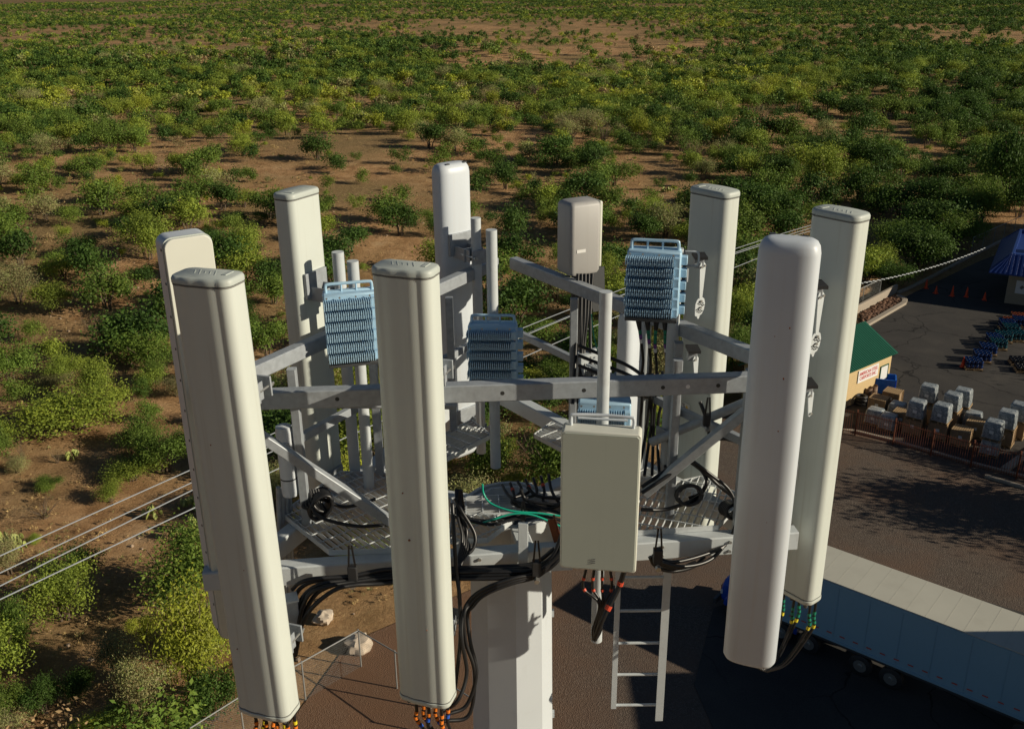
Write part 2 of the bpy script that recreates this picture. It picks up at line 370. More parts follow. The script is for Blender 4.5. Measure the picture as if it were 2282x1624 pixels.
# main front beam, side beams
bR = F0+t1*1.66; bL = F0-t1*1.72
def bm(name, a, b, w, h, m_='galvpaint', lab=None, up=(0, 0, 1)):
    return obj(name, MB().beam(Lp(a), Lp(b), w, h, up), m_, plat, label=lab)
bm('floor_beam', bL-Vector((0, 0, .06)), bR-Vector((0, 0, .06)), .09, .12)
ap = F0-n1*2.35-Vector((0, 0, .06))
bm('floor_beam', F0+t1*1.45-n1*.12-Vector((0, 0, .063)), ap+t1*.12, .09, .12)
bm('floor_beam', F0-t1*1.45-n1*.12-Vector((0, 0, .063)), ap-t1*.12, .09, .12)
for a in (35, 155, 275):   # radial arms to the collar
    d = Vector((math.cos(rad(a)+th), math.sin(rad(a)+th), 0)); q = Vector((P0.x, P0.y, 20.88))
    bm('radial_arm', q+d*.28, q+d*(.98 if a != 275 else .56), .10, .12)
def ringp(prof, n=24): return [[(r*math.cos(2*math.pi*j/n), r*math.sin(2*math.pi*j/n), z) for j in range(n)] for r, z in prof]
obj('collar', MB().loops(ringp([(.268, -.30), (.292, -.30), (.292, -.06), (.268, -.06), (.268, -.30)]), False), 'galvpaint', plat)
obj('collar_flange', MB().loops(ringp([(.325, -.34), (.37, -.34), (.37, -.31), (.325, -.31), (.325, -.34)]), False), 'galvpaint', plat)
rp = at(1234, 1182, 4.75); obj('rusty_angle', MB().box(Lp(rp), (.035, .012, .15), ry=-.25).box(Lp(rp+Vector((.02, .03, 0))), (.012, .05, .15), ry=-.25), 'rust', plat, bevel=.002)
obj('shelf_plate', MB().box(Lp(at(1120, 1112, 5.5)), (.22, .30, .02)).box(Lp(at(1170, 1100, 5.6)), (.10, .22, .05)), 'galvpaint', plat, bevel=.003)
# vertical hanger on the front beam (pipe tee at centre)
bm('upright_channel', at(1166, 1270, 4.62), at(1166, 1165, 4.66), .055, .03)
# handrails
rz_ = 22.05
fr0, fr1 = Vector((-1.50, 4.43, rz_)), Vector((1.40, 4.61, rz_))
rail_f = bm('handrail', fr0, fr1, .07, .095, 'galv')
R1 = Vector((1.40, 4.83, rz_)); R2 = Vector((.02, 6.90, rz_))
bm('handrail', R1-Vector((0, 0, -.01)), R2, .07, .085, 'galv')
L1 = Vector((-1.60, 4.50, rz_-.01)); L2 = Vector((-.12, 6.90, rz_))
bm('handrail', L1, L2, .07, .085, 'galv')
for px_, mm in ((1476, 'ink'), (1532, 'label'), (1300, 'ink'), (1120, 'ink'), (760, 'ink'), (1600, 'ink')):
    f_ = (px_-700)/(1668-700.); q = fr0.lerp(fr1, min(1, max(0, (at(px_, 870, 4.55).x-fr0.x)/(fr1.x-fr0.x))))
    obj('bolt_hole', MB().cyl(Lp((q.x, q.y-.0362, q.z)), Lp((q.x, q.y-.030, q.z)), .011, 12), mm, plat)
for x_ in (-1.35, -.9, -.2, .35, .85, 1.25):
    q = F0+t1*x_; q.z = 20.94
    for dz in (-.03, .03): obj('bolt', MB().cyl(Lp(q+n1*.043+Vector((0, 0, dz))), Lp(q+n1*.056+Vector((0, 0, dz))), .010, 6), 'bolt', plat)
bm('weld_plate', F0+t1*.15+n1*.047+Vector((0, 0, -.06)), F0+t1*.33+n1*.047+Vector((0, 0, -.06)), .008, .16)
# corner plates
for q, z_ in ((L1, .05),):
    obj('corner_plate', MB().box(Lp(q+Vector((-.08 if q.x > 0 else .08, .06, z_))), (.16, .16, .012), rz=.2), 'galvpaint', plat, bevel=.003)
# stanchions between floor and rail
st = [(1480, 1100, 5.05), (1290, 640, 0)]
for x_, y_ in ((.98, 5.30), (1.30, 4.86), (.42, 6.15), (-1.22, 4.95), (-.86, 5.55), (-.42, 6.2), (.93, 5.02)):
    bm('stanchion', (x_, y_, 20.95), (x_, y_, rz_-.04), .05, .05, 'galv')
# braces from the right corner down towards the centre, and mirrored
bm('brace', at(1672, 908, 4.86), at(1437, 1098, 4.95), .065, .05, 'galv')
bm('brace', (-1.55, 4.55, 21.98), (-.62, 4.82, 21.04), .065, .05, 'galv')
obj('brace_pipe', MB().cyl(Lp(at(1672, 892, 5.05)), Lp(at(1452, 985, 5.35)), .028, 14), 'galv', plat); obj('brace_pipe', MB().cyl(Lp((-1.5, 4.75, 21.9)), Lp((-.35, 5.35, 21.6)), .028, 14), 'galv', plat)
bm('lower_rail', (1.32, 4.9, 21.55), (.05, 6.75, 21.55), .04, .05, 'galv')
bm('lower_rail', (-1.30, 4.9, 21.55), (-.15, 6.75, 21.55), .04, .05, 'galv')
def grating(corners, ang, sp_bar=.036, sp_rod=.10, depth=.032):
    """bearing bars along ang, clipped to a convex polygon (world XY) on the floor."""
    g = MB(); d = Vector((math.cos(ang), math.sin(ang))); q = Vector((-d.y, d.x))
    poly = [Vector(c) for c in corners]; ctr = sum(poly, Vector((0, 0)))/len(poly)
    def clip(p0, dr):
        ts = []
        for i in range(len(poly)):
            a, b = poly[i], poly[(i+1) % len(poly)]; e = b-a
            den = dr.x*e.y-dr.y*e.x
            if abs(den) < 1e-9: continue
            ap_ = a-p0; t = (ap_.x*e.y-ap_.y*e.x)/den; u = (ap_.x*dr.y-ap_.y*dr.x)/den
            if -1e-6 <= u <= 1+1e-6: ts.append(t)
        return (min(ts), max(ts)) if len(ts) >= 2 and max(ts)-min(ts) > .03 else None
    for dr, pr, sp__, hz, wz, z in ((d, q, sp_bar, depth, .0035, 21.0+depth/2+.004), (q, d, sp_rod, .006, .006, 21.0+depth+.004)):
        k = int(2.5/sp__)
        for i in range(-k, k+1):
            p0 = ctr+pr*(i*sp__); c = clip(p0, dr)
            if c: g.beam(Lp((*(p0+dr*c[0]), z)), Lp((*(p0+dr*c[1]), z)), wz, hz, ch=.0005)
    for i in range(len(poly)):
        a, b = poly[i], poly[(i+1) % len(poly)]
        g.beam(Lp((*a, 21.0+depth/2+.004)), Lp((*b, 21.0+depth/2+.004)), .005, depth+.002, ch=.0005)
    return obj('grating', g, 'grate', plat, smooth=0)
P2 = lambda x, y: tuple(onz(x, y, 21.0)[:2])
grating([P2(628, 1152), P2(735, 1238), P2(905, 1232), P2(960, 1095), P2(862, 1062), P2(760, 1060)], math.atan2(-.42, .36))
grating([(-.37, 4.74), (-.15, 4.75), (.0, 4.97), (.0, 5.0), (-.2, 5.02), (-.37, 5.02)], rad(-48))
grating([(-.38, 5.03), (-.20, 5.02), (.50, 5.06), (.52, 5.30), (-.38, 5.22)], rad(3), .03)
grating([(.60, 4.80), (1.19, 4.86), (1.42, 5.20), (1.20, 5.46), (.80, 5.30), (.60, 5.1)], rad(68), .040)
grating([(.28, 6.3), (.95, 5.5), (.75, 5.35), (.15, 6.1)], rad(-50)); grating([(-.9, 5.6), (-.3, 6.35), (-.15, 6.1), (-.7, 5.45)], rad(50))
# ladder hanging below the platform
lad = thing('ladder', 'short white steel ladder hanging below the platform on the right of the pole', 'ladder', (0, 0, 0))
Yl = 5.35
lt, lb, rt, rb = at(1388, 1240, Yl), at(1365, 1572, Yl), at(1487, 1200, Yl), at(1466, 1598, Yl)
l0, r0 = (lt.x+lb.x)/2, (rt.x+rb.x)/2
obj('ladder_rail', MB().beam((l0, Yl, 21.0), (l0, Yl, lb.z), .012, .055, up=(0, 1, 0)).beam((l0-.012, Yl-.027, 21.0), (l0-.012, Yl-.027, lb.z), .036, .006, up=(0, 1, 0)), 'galvpaint', lad)
obj('ladder_rail', MB().beam((r0, Yl, 21.0), (r0, Yl, rb.z), .012, .06, up=(0, 1, 0)).beam((r0+.006, Yl-.03, 21.0), (r0+.006, Yl-.03, rb.z), .052, .007, up=(0, 1, 0)), 'galvpaint', lad)
z_ = (lb.z+rb.z)/2+.06
for i in range(5): obj('rung', MB().cyl((l0, Yl, z_+i*.262), (r0, Yl, z_+i*.262), .010, 10), 'galvpaint', lad)
# conduits (far left, behind the front-left antenna)
cd = thing('conduit_run', 'row of silver conduits rising behind the front left antenna', 'conduits', (0, 0, 0))
for i, (x_, s_) in enumerate(((624, 0), (630, 0), (637, 0), (642, 0))):
    a = at(x_-4, 1085+i*8, 5.0); b = at(x_+5, 1420, 5.0)
    obj('conduit', MB().cyl((a.x, 5.0+i*.03, a.z), (b.x-.0, 5.0+i*.03, b.z), .014, 10), 'galv', cd)
# ------------------------------------------------------------------ radios
def radio(label, loc, rz, w=.30, h=.42, d=.13, m_='rru', rows=6, nf=22, handle=True, group=None, name='radio_unit', bands=True):
    t = thing(name, label, 'radio', loc, rz, group)
    obj('casing', MB().box((0, .02, h/2), (w, d*.55, h)).box((0, .055, h/2+.004), (w*.97, d*.3, h+.008)), m_, t, bevel=.010)
    fn = MB(); rh = (h-.02)/rows; fw = w*.86
    for r in range(rows):
        z0 = .008+r*rh; off = -.006*(r % 2)
        for i in range(nf):
            x = -fw/2-w*.05+off+i*fw/(nf-1)
            fn.box((x, -d*.36, z0+rh*.42), (.0045, d*.42, rh*.72))
            fn.tube([(x, -d*.57, z0+rh*(.3 if i % 2 else .62)), (x, -d*.57-.004, z0+rh*(.3 if i % 2 else .62))], .0042, 6)
        fn.box((w*.43, -d*.26, z0+rh*.42), (.10*w, d*.30, rh*.78))
    obj('cooling_fins', fn, m_, t, smooth=0)
    for r in range(rows-1): obj('side_fin', MB().box((w/2+.014, .045, .03+r*h/(rows-1)*.96), (.035, .05, h/(rows-1)*.62)), m_, t, bevel=.003)
    obj('base_plate', MB().box((.0, .01, -.012), (w*.98, d*.95, .022)), 'dark', t, bevel=.003)
    bt = MB()
    for x in (-.44, -.2, .1, .36): bt.cyl((x*w, -d*.27, h-.012), (x*w, -d*.30, h-.012), .006, 8)
    for r in range(4): bt.cyl((w*.46, -d*.27, h*.14+r*h*.22), (w*.46, -d*.30, h*.14+r*h*.22), .006, 8)
    obj('bolt', bt, 'bolt', t)
    if handle:
        hh = MB().tube(spline([(-w*.43, .04, h-.01), (-w*.43, .04, h+.036), (-w*.37, .04, h+.048), (0, .04, h+.048), (w*.37, .04, h+.048), (w*.43, .04, h+.036), (w*.43, .04, h-.01)], 6), .009, 8)
        for x in (-.14, .14): hh.cyl((x*w, .04, h), (x*w, .04, h+.046), .006, 8)
        obj('handle', hh, m_, t)
    return t
RU = radio('pale blue finned radio unit with carry handle above colour banded cables', at(1452, 702, 5.12), rad(-13), .295, .37, .14)
# its wall bracket
obj('rear_bracket', MB().box((.06, .10, .26), (.16, .06, .20)).box((.16, .12, .20), (.02, .10, .28)), 'dark', RU, bevel=.003)
obj('bracket_loop', MB().tube(spline([(.16, .13, .34), (.22, .13, .34), (.235, .13, .325), (.235, .13, .275), (.22, .13, .26), (.16, .13, .26)], 5), .006, 8), 'galvpaint', RU)
RD = radio('finned radio unit behind the top of the flat grey antenna', at(1345, 1000, 5.02), rad(-6), .30, .30, .16, m_='rru', rows=2, nf=20, handle=False)
RB = radio('finned radio unit low behind the white pipe and left of the blue radio', at(1322, 868, 6.1), rad(20), .22, .27, .14, m_='galvpaint', rows=1, nf=14, handle=False)
pipes = [((1440, 720, 5.62), (1424, 1085, 5.62), .034, 'white pipe rising behind the blue finned radio')]
for a, b, r_, lb in pipes:
    pa, pb = at(*a), at(*b); xx = (pa.x+pb.x)/2
    obj('mount_pipe', MB().cyl((xx, pa.y, pb.z), (xx, pa.y, pa.z+.35), r_, 18), 'galvpaint', label=lb, cat='pipe')
# back-face equipment
TP = thing('equipment_box', 'taupe grey rounded equipment box on a black post at the back of the platform', 'equipment box', at(1288, 604, 6.45), rad(28))
obj('box_body', prism(MB(), rrect(.24, .20, .03), [(0, .01), (.02, 0), (.47, 0), (.49, .01), (.5, .03)]), 'taupe', TP, smooth=40)
obj('side_cover', MB().box((.128, .02, .26), (.03, .20, .46)), 'greyrim', TP, bevel=.012)
obj('label_patch', MB().box((-.04, -.102, .17), (.07, .002, .022)), 'label', TP)
obj('bracket', MB().poly([(-.06, .02), (.06, .02), (.07, -.16), (.02, -.30), (-.02, -.30), (-.07, -.16)], .012, Matrix.Translation((.12, -.05, 0))), 'dark', TP)
obj('post', MB().cyl((0, .0, -1.2), (0, 0, .02), .045, 14), 'rubber', TP)
I1 = panel('bright white sunlit antenna low at the back behind the colour banded cables', at(1402, 760, 6.7).x, 6.7, at(1402, 690, 6.7).z, 1.05, .24, .12, 60, mt='white', style='dome', mount=True)
# antennas of the left and rear faces
J1 = panel('cream panel antenna on the left rear side between the two front cream antennas', -1.28, 5.75, CAMH-1.16, 2.3, .285, .15, -118, mount=True, rcorner=.045)
J2 = panel('white rounded antenna at the rear of the platform left of the taupe box', -.42, 6.85, CAMH-1.20, 2.3, .28, .15, -140, mt='white', style='dome', rcorner=.07, mount=True)
RL = radio('pale blue finned radio unit on the left rail between the front cream antennas', at(790, 800, 5.2), rad(14), .30, .40, .14)
RM = radio('pale blue finned radio unit right of the front centre antenna', at(1100, 860, 5.5), rad(-4), .30, .40, .14)
obj('mount_pipe', MB().cyl((RL.location.x, 5.38, 21.0), (RL.location.x, 5.38, 22.5), .034, 16), 'galvpaint', label='white pipe carrying the radio unit on the left rail', cat='pipe')
obj('mount_pipe', MB().cyl((RM.location.x, 5.68, 21.0), (RM.location.x, 5.68, 22.6), .034, 16), 'galvpaint', label='white pipe carrying the radio unit right of the front centre antenna', cat='pipe')
can = thing('surge_canister', 'white capped cylinder canister behind the front left antenna', 'canister', at(648, 1105, 4.95))
obj('canister_body', MB().lathe([(.02, -.0), (.045, .012), (.048, .04), (.048, .42), (.044, .45), (.01, .46)], 20), 'white', can)
obj('strap', MB().lathe([(.0495, .12), (.0495, .128)], 20), 'dark', can)
jb = thing('junction_box', 'small grey metal junction box beside the front left antenna', 'junction box', at(652, 1360, 4.35), rad(20))
obj('box_body', MB().box((0, 0, 0), (.06, .07, .16)), 'galv', jb, bevel=.004); obj('lid', MB().box((0, -.004, .085), (.07, .085, .012)), 'galvpaint', jb)
# ------------------------------------------------------------------ cables
def cable(pts, r, label, m_='black', bands=None, group=None, name='cable', k=8, cat='cable'):
    sp__ = spline(pts, k); o = obj(name, MB().tube(sp__, r, 8), m_, label=label, cat=cat, group=group, smooth=60)
    if bands:
        # arc-length table
        ln = [0]
        for i in range(1, len(sp__)): ln.append(ln[-1]+(sp__[i]-sp__[i-1]).length)
        for s0, s1, c in bands:
            def P(s):
                for i in range(1, len(ln)):
                    if ln[i] >= s: return sp__[i-1].lerp(sp__[i], (s-ln[i-1])/max(1e-9, ln[i]-ln[i-1]))
                return sp__[-1]
            obj('colour_band', MB().tube([P(s0), P((s0+s1)/2), P(s1)], r*1.25, 10), c, o)
    return o
g1 = 'black cables clamped below the front beam'
def pc(*q): return [at(*p) for p in q]
lowL = [((652, 1312, 4.40), (668, 1298, 4.38), (700, 1289, 4.40), (782, 1283, 4.45), (868, 1268, 4.5), (1005, 1272, 4.52), (1120, 1268, 4.52), (1190, 1262, 4.55), (1232, 1238, 4.55), (1252, 1190, 4.6)),
        ((655, 1440, 4.35), (658, 1400, 4.35), (672, 1335, 4.36), (712, 1302, 4.38), (782, 1292, 4.44), (868, 1281, 4.5), (1005, 1282, 4.5), (1120, 1279, 4.5), (1190, 1274, 4.54), (1238, 1245, 4.55), (1255, 1200, 4.6)),
        ((652, 1470, 4.33), (662, 1400, 4.33), (684, 1330, 4.34), (722, 1308, 4.36), (782, 1297, 4.42), (868, 1288, 4.48), (1005, 1289, 4.48), (1120, 1288, 4.48), (1192, 1282, 4.52), (1242, 1250, 4.54), (1258, 1205, 4.6)),
        ((660, 1420, 4.3), (690, 1360, 4.3), (742, 1316, 4.35), (790, 1303, 4.4), (868, 1298, 4.46), (1005, 1276, 4.5), (1130, 1273, 4.5), (1195, 1268, 4.53), (1246, 1232, 4.55), (1262, 1185, 4.6))]
lowL += [((655, 1330, 4.42), (672, 1308, 4.42), (705, 1294, 4.43), (786, 1288, 4.47), (868, 1275, 4.52), (1005, 1266, 4.54), (1110, 1262, 4.55), (1188, 1255, 4.57), (1236, 1222, 4.6)),
         ((658, 1460, 4.36), (674, 1380, 4.36), (700, 1328, 4.38), (735, 1306, 4.4), (788, 1296, 4.44), (868, 1292, 4.48), (1005, 1285, 4.5), (1120, 1284, 4.5), (1190, 1278, 4.53), (1252, 1222, 4.57))]
for q in lowL: cable(pc(*q), .0125, 'thick black cable clamped below the front beam and curving down behind the front left antenna', group=g1)
g2 = 'black cables looping below the front centre antenna'
low2 = [((1000, 1590, 4.2), (1040, 1570, 4.25), (1062, 1500, 4.3), (1048, 1430, 4.35), (1042, 1370, 4.4), (1054, 1350, 4.4), (1080, 1325, 4.42), (1140, 1300, 4.45), (1195, 1285, 4.5), (1235, 1255, 4.55)),
        ((990, 1606, 4.2), (1045, 1592, 4.25), (1058, 1500, 4.3), (1038, 1430, 4.33), (1034, 1370, 4.36), (1048, 1345, 4.4), (1080, 1318, 4.42), (1140, 1295, 4.45), (1195, 1280, 4.5), (1240, 1250, 4.55)),
        ((985, 1585, 4.2), (1020, 1560, 4.2), (1040, 1500, 4.28), (1030, 1430, 4.3), (1030, 1380, 4.35), (1044, 1340, 4.4), (1080, 1311, 4.42), (1140, 1289, 4.45), (1195, 1276, 4.5), (1245, 1240, 4.55)),
        ((1010, 1560, 4.25), (1018, 1500, 4.3), (1026, 1420, 4.35), (1024, 1330, 4.4), (1018, 1280, 4.45), (1012, 1200, 4.5), (1008, 1120, 4.6))]
for q in low2: cable(pc(*q), .011, 'black cable looping from the foot of the front centre antenna up to the beam clamp', group=g2)
g3 = 'black cables running over the platform grating'
over = [((690, 1120, 4.9), (705, 1145, 4.85), (735, 1160, 4.85), (800, 1172, 4.85), (868, 1168, 4.9)),
        ((720, 1112, 4.95), (760, 1128, 5.0), (800, 1124, 5.0), (835, 1112, 5.1)),
        ((1014, 1110, 4.8), (1030, 1140, 4.75), (1058, 1190, 4.7), (1052, 1225, 4.65), (1020, 1245, 4.6)),
        ((1014, 1130, 4.8), (1032, 1160, 4.75), (1040, 1190, 4.7), (1030, 1230, 4.65)),
        ((1010, 1150, 4.9), (1060, 1162, 4.9), (1100, 1168, 4.9), (1160, 1152, 4.95), (1200, 1148, 4.95), (1255, 1160, 4.95)),
        ((1010, 1140, 4.95), (1060, 1158, 4.95), (1110, 1158, 4.95), (1165, 1145, 5.0), (1255, 1120, 5.1)),
        ((1160, 1090, 5.1), (1170, 1110, 5.1), (1200, 1130, 5.05), (1255, 1145, 5.0)),
        ((1175, 1085, 5.2), (1200, 1105, 5.15), (1260, 1112, 5.1))]
for q in over: cable(pc(*q), .0105, 'black cable running across the platform grating near the pole top', group=g3)
g4 = 'black cables sweeping around the right platform corner'
rc = [((1430, 1085, 4.9), (1480, 1050, 4.95), (1540, 1005, 5.0), (1575, 985, 5.05), (1620, 978, 5.1), (1680, 1000, 5.1)),
      ((1430, 1098, 4.85), (1490, 1058, 4.9), (1545, 1018, 4.95), (1580, 990, 5.0), (1574, 935, 5.0), (1560, 895, 5.05)),
      ((1545, 1028, 4.95), (1590, 1062, 4.95), (1622, 1088, 4.95), (1640, 1125, 4.9), (1642, 1160, 4.85), (1620, 1210, 4.8), (1570, 1235, 4.7), (1500, 1252, 4.6), (1460, 1240, 4.6)),
      ((1555, 1035, 5.0), (1600, 1080, 5.0), (1635, 1110, 4.95), (1648, 1150, 4.9), (1630, 1190, 4.85), (1585, 1245, 4.7), (1520, 1262, 4.6), (1462, 1250, 4.55)),
      ((1430, 1135, 4.85), (1480, 1135, 4.9), (1530, 1120, 4.9), (1560, 1105, 4.95)),
      ((1448, 1240, 4.6), (1462, 1262, 4.6), (1500, 1272, 4.65), (1545, 1262, 4.7), (1570, 1240, 4.75)),
      ((1455, 1236, 4.6), (1475, 1258, 4.6), (1510, 1266, 4.65), (1550, 1252, 4.7)),
      ((1540, 1030, 5.1), (1565, 1050, 5.05), (1575, 1075, 5.0), (1560, 1100, 4.98), (1535, 1110, 4.98))]
for q in rc: cable(pc(*q), .0115, 'black cable sweeping round the right corner of the platform', group=g4)
def coil(label, c, R, n, ax, r=.011):
    pts = []
    u = Vector(ax[0]).normalized(); v = Vector(ax[1]).normalized(); w__ = u.cross(v)
    for i in range(n*14+1):
        a = 2*math.pi*i/14; pts.append(Vector(c)+u*(R*math.cos(a))+v*(R*math.sin(a))*.8+w__*(i/14*r*1.7-n*r*.8))
    return obj('cable_coil', MB().tube(pts, r, 8), 'black', label=label, cat='cable coil', smooth=60)
coil('black cable coil hung over the left grating behind the front left antenna', at(712, 1122, 4.95), .075, 7, ((.5, .2, .3), (-.2, 0, 1)))
coil('black cable coil tied in the middle of the right grating', at(1535, 1102, 4.95), .07, 6, ((1, 0, .1), (0, .5, 1)))
coil('black cable coil at the outer edge of the right grating', at(1628, 1135, 4.95), .05, 6, ((1, .2, .0), (0, .3, 1)))
cable(pc((1075, 1078, 5.0), (1078, 1100, 5.0), (1095, 1122, 4.97), (1140, 1138, 4.93), (1200, 1143, 4.93), (1255, 1150, 4.93)), .006, 'bright green ground wire arcing over the platform centre', 'teal', name='ground_wire')
cable(pc((1020, 1150, 4.9), (1060, 1165, 4.9), (1090, 1160, 4.9), (1140, 1145, 4.92), (1190, 1148, 4.92), (1255, 1175, 4.9)), .006, 'green ground wire lying along the centre grating', 'teal', name='ground_wire')
cable(pc((1318, 700, 5.9), (1322, 740, 5.9), (1330, 775, 5.9), (1338, 800, 5.9)), .004, 'thin green ground wire hanging beside the white front pipe', 'teal', name='ground_wire')
# clamps under the beam and on the braces
def clamp(label, p, s=1., ext=True):
    t = thing('cable_clamp', label, 'cable clamp', p)
    obj('clamp_block', MB().box((0, 0, 0), (.05*s, .045*s, .09*s)), 'rubber', t, bevel=.004)
    obj('strap', MB().box((-.013*s, -.01, .10*s), (.010, .004, .16*s), ry=.08).box((.014*s, -.01, .10*s), (.010, .004, .16*s), ry=-.08), 'black', t)
    obj('bolt', MB().cyl((0, -.02*s, -.06*s), (0, -.045*s, -.062*s), .016*s, 6), 'bolt', t)
    return t
clamp('black cable clamp on the left half of the front beam', at(786, 1276, 4.44)); clamp('black cable clamp on the front beam by the pole top', at(1196, 1265, 4.48)); clamp('black cable clamp on the front beam right of the flat grey antenna', at(1466, 1238, 4.55))
clamp('black cable clamp halfway along the brace pipe on the right', at(1575, 935, 5.0), .8)
# coloured jumpers
def jump(n, base, spread, drop, end, cols, label, group, r=.009, Yd=.0):
    for i in range(n):
        f = i/(n-1)-.5 if n > 1 else 0
        a = Vector(base)+Vector((spread.x*f, spread.y*f+(.03 if i % 2 else -.02), spread.z*f))
        b = a+Vector((.004*math.sin(i*2.1), .0, -drop*(.8+.12*(i % 3))))
        e = Vector(end)+Vector((.012*i, .01*i, -.012*i))
        mid = b.lerp(e, .5)+Vector((0, 0, -.09))
        bs = []; s0 = .07
        for c in cols[i % len(cols)]: bs.append((s0, s0+.020, c)); s0 += .034
        cable([a, a.lerp(b, .5), b, mid, e], r, label, bands=bs, group=group, k=10)
jump(8, (-1.25, 3.97, CAMH-3.50), Vector((.20, -.05, 0)), .22, (-1.05, 4.3, 19.9), (('orange',)*5, ('orange', 'yellow', 'yellow', 'orange'), ('orange',)*5, ('yellow', 'orange', 'orange')), 'black jumper cable with orange and yellow bands below the front left antenna', 'orange banded jumpers under the front left antenna')
jump(6, (-.45, 4.15, CAMH-3.60), Vector((.17, -.04, 0)), .17, (-.32, 4.25, 20.06), (('orange', 'orange', 'orange', 'blue'), ('orange', 'orange', 'orange', 'purple', 'wtape'), ('orange', 'blue')), 'black jumper cable with orange bands below the front centre antenna', 'orange banded jumpers under the front centre antenna')
jump(6, (1.75, 5.0, CAMH-3.57), Vector((.20, -.16, 0)), .20, (1.52, 4.86, 20.0), (('green', 'green', 'green', 'yellow'), ('green', 'green', 'green', 'yellow')), 'black jumper cable with green and yellow bands below the far right antenna', 'green banded jumpers under the far right antenna')
for k, (x_, x2, cols) in enumerate(((1422, 1430, ('green', 'purple', 'wtape')), (1442, 1447, ('green', 'green', 'purple', 'wtape')), (1463, 1460, ('green', 'green', 'green', 'purple', 'wtape')), (1481, 1483, ('green', 'green', 'green', 'purple', 'wtape')), (1493, 1487, ('green', 'purple')))):
    a = at(x_, 706, 5.40); b = at(x2, 770, 5.42); c_ = at(x2+3, 810, 5.45); d_2 = at(x2-5+4*k, 850, 5.5)
    bs = []; s0 = .085
    for q in cols: bs.append((s0, s0+.026, q)); s0 += .031
    o = cable([a, b, c_, d_2], .0085, ('%s black cable with green, purple and white bands below the blue radio' % ('leftmost', 'second', 'middle', 'fourth', 'rightmost')[k]), bands=bs, group='banded cables under the blue radio')
    obj('boot', MB().tube([a, a.lerp(b, .18), a.lerp(b, .42), a.lerp(b, .5)], [.017, .017, .012, .009], 12), 'rubber', o)
for k in range(7):
    x_ = 1432+k*11
    cable(pc((x_, 830+3*math.sin(k), 5.5), (x_+6*math.sin(k*2), 870, 5.5), (x_-4+5*math.sin(k*1.3), 930, 5.5), (x_-10, 1000, 5.45), (x_-30+6*k, 1060, 5.3)), .010, 'black cable hanging in the tangle below the blue radio', group='tangled cables behind the right rail')
for k in range(5):
    x_ = 1288+k*8
    cable(pc((x_, 610, 6.3), (x_-3+2*math.sin(k), 700, 6.2), (x_-6+5*math.sin(k*1.7), 790, 6.1), (x_-12+4*k, 900, 5.9)), .012, 'thick black cable dropping behind the taupe equipment box', group='black cables below the taupe box')
for k in range(4):
    cable(pc((1290, 770+k*22, 5.9), (1340, 790+k*22, 5.8), (1400, 815+k*20, 5.7), (1450, 850+k*12, 5.5)), .012, 'black cable running along the rear rail behind the white pipe', group='black cables along the rear rail')
for k in range(4):
    x_ = 1306+k*18
    cable(pc((x_, 1268, 4.22), (x_-6+3*k, 1310, 4.22), (1335+4*k, 1345, 4.2), (1322+6*k, 1400, 4.2), (1322+2*k, 1425, 4.2)), .0075, 'thin black cable with red bands below the flat grey antenna', bands=[(.05, .065, 'redt'), (.12, .135, 'redt')], group='red banded cables under the flat grey antenna')
cable(pc((1392, 1268, 4.2), (1378, 1310, 4.2), (1345, 1375, 4.15), (1325, 1425, 4.15)), .014, 'thick black cable with a red band below the flat grey antenna', bands=[(.08, .10, 'redt'), (.22, .245, 'redt')])
for k in range(7):
    x_ = 1120+k*17
    cable(pc((x_, 1080-4*k, 5.3), (x_+8, 1096+3*math.sin(k*2), 5.2), (x_+30*math.cos(k), 1118+6*math.sin(k*1.3), 5.1), (x_+55, 1130+8*math.sin(k), 5.05), (1262, 1140-9*k, 5.05)), .0095, 'black cable with red bands in the tangle above the pole top', bands=[(.06, .08, 'redt')] if k % 2 else None, group='tangled cables above the pole top')
for k in range(4):
    cable(pc((690+6*k, 1090, 4.98), (700+5*k, 1118, 4.94), (716+9*math.sin(k), 1140, 4.92), (700-8*k, 1128, 4.9), (690, 1098+5*k, 4.95)), .011, 'short black cable loop by the coil on the left grating', group='cable loops on the left grating')
for k in range(5):
    cable(pc((1016+3*k, 1090, 4.9), (1020+4*k, 1150+9*k, 4.75), (1030+4*k, 1200+6*k, 4.66), (1018+2*k, 1262, 4.55), (1022, 1300+8*k, 4.45)), .0085, 'black cable dropping over the beam right of the front centre antenna', group='cables dropping beside the front centre antenna')
clamp('black cable clamp on the grating right of the front centre antenna', at(1028, 1140, 4.8), .8); clamp('black cable clamp on the centre of the grating', at(1166, 1150, 4.95), .6)
#TOWER_END

# ================================================================== GROUND
GZ = -4.0                                             # ground level (the platform deck is 25 m above it)
K = 28/24.
def G(x, y, h=0.): return onz(x, y, GZ+h)
YB = [(-400, -400), (-13.5, 20), (-11.5, 29), (-8.5, 37), (3.5, 46), (10.5, 58), (20, 67), (29.5, 80), (37, 89), (49, 101), (61, 112), (95, 143), (240, 280), (3000, 2600)]
def yb(x):
    for (x0, y0), (x1, y1) in zip(YB, YB[1:]):
        if x0 <= x <= x1: return y0+(y1-y0)*(x-x0)/(x1-x0)
    return -400
def hgt(x, y):
    d = y-yb(x)
    f = min(1, max(0, (d-4)/45.)); f = f*f*(3-2*f)
    h = mnoise.noise((x*.006, y*.009, 1.7))*3.2+mnoise.noise((x*.02, y*.03, 5.1))*1.0+mnoise.noise((x*.07, y*.09, 9.1))*.22
    return GZ+f*(h-.3)+ .02*mnoise.noise((x*.5, y*.5, 0))
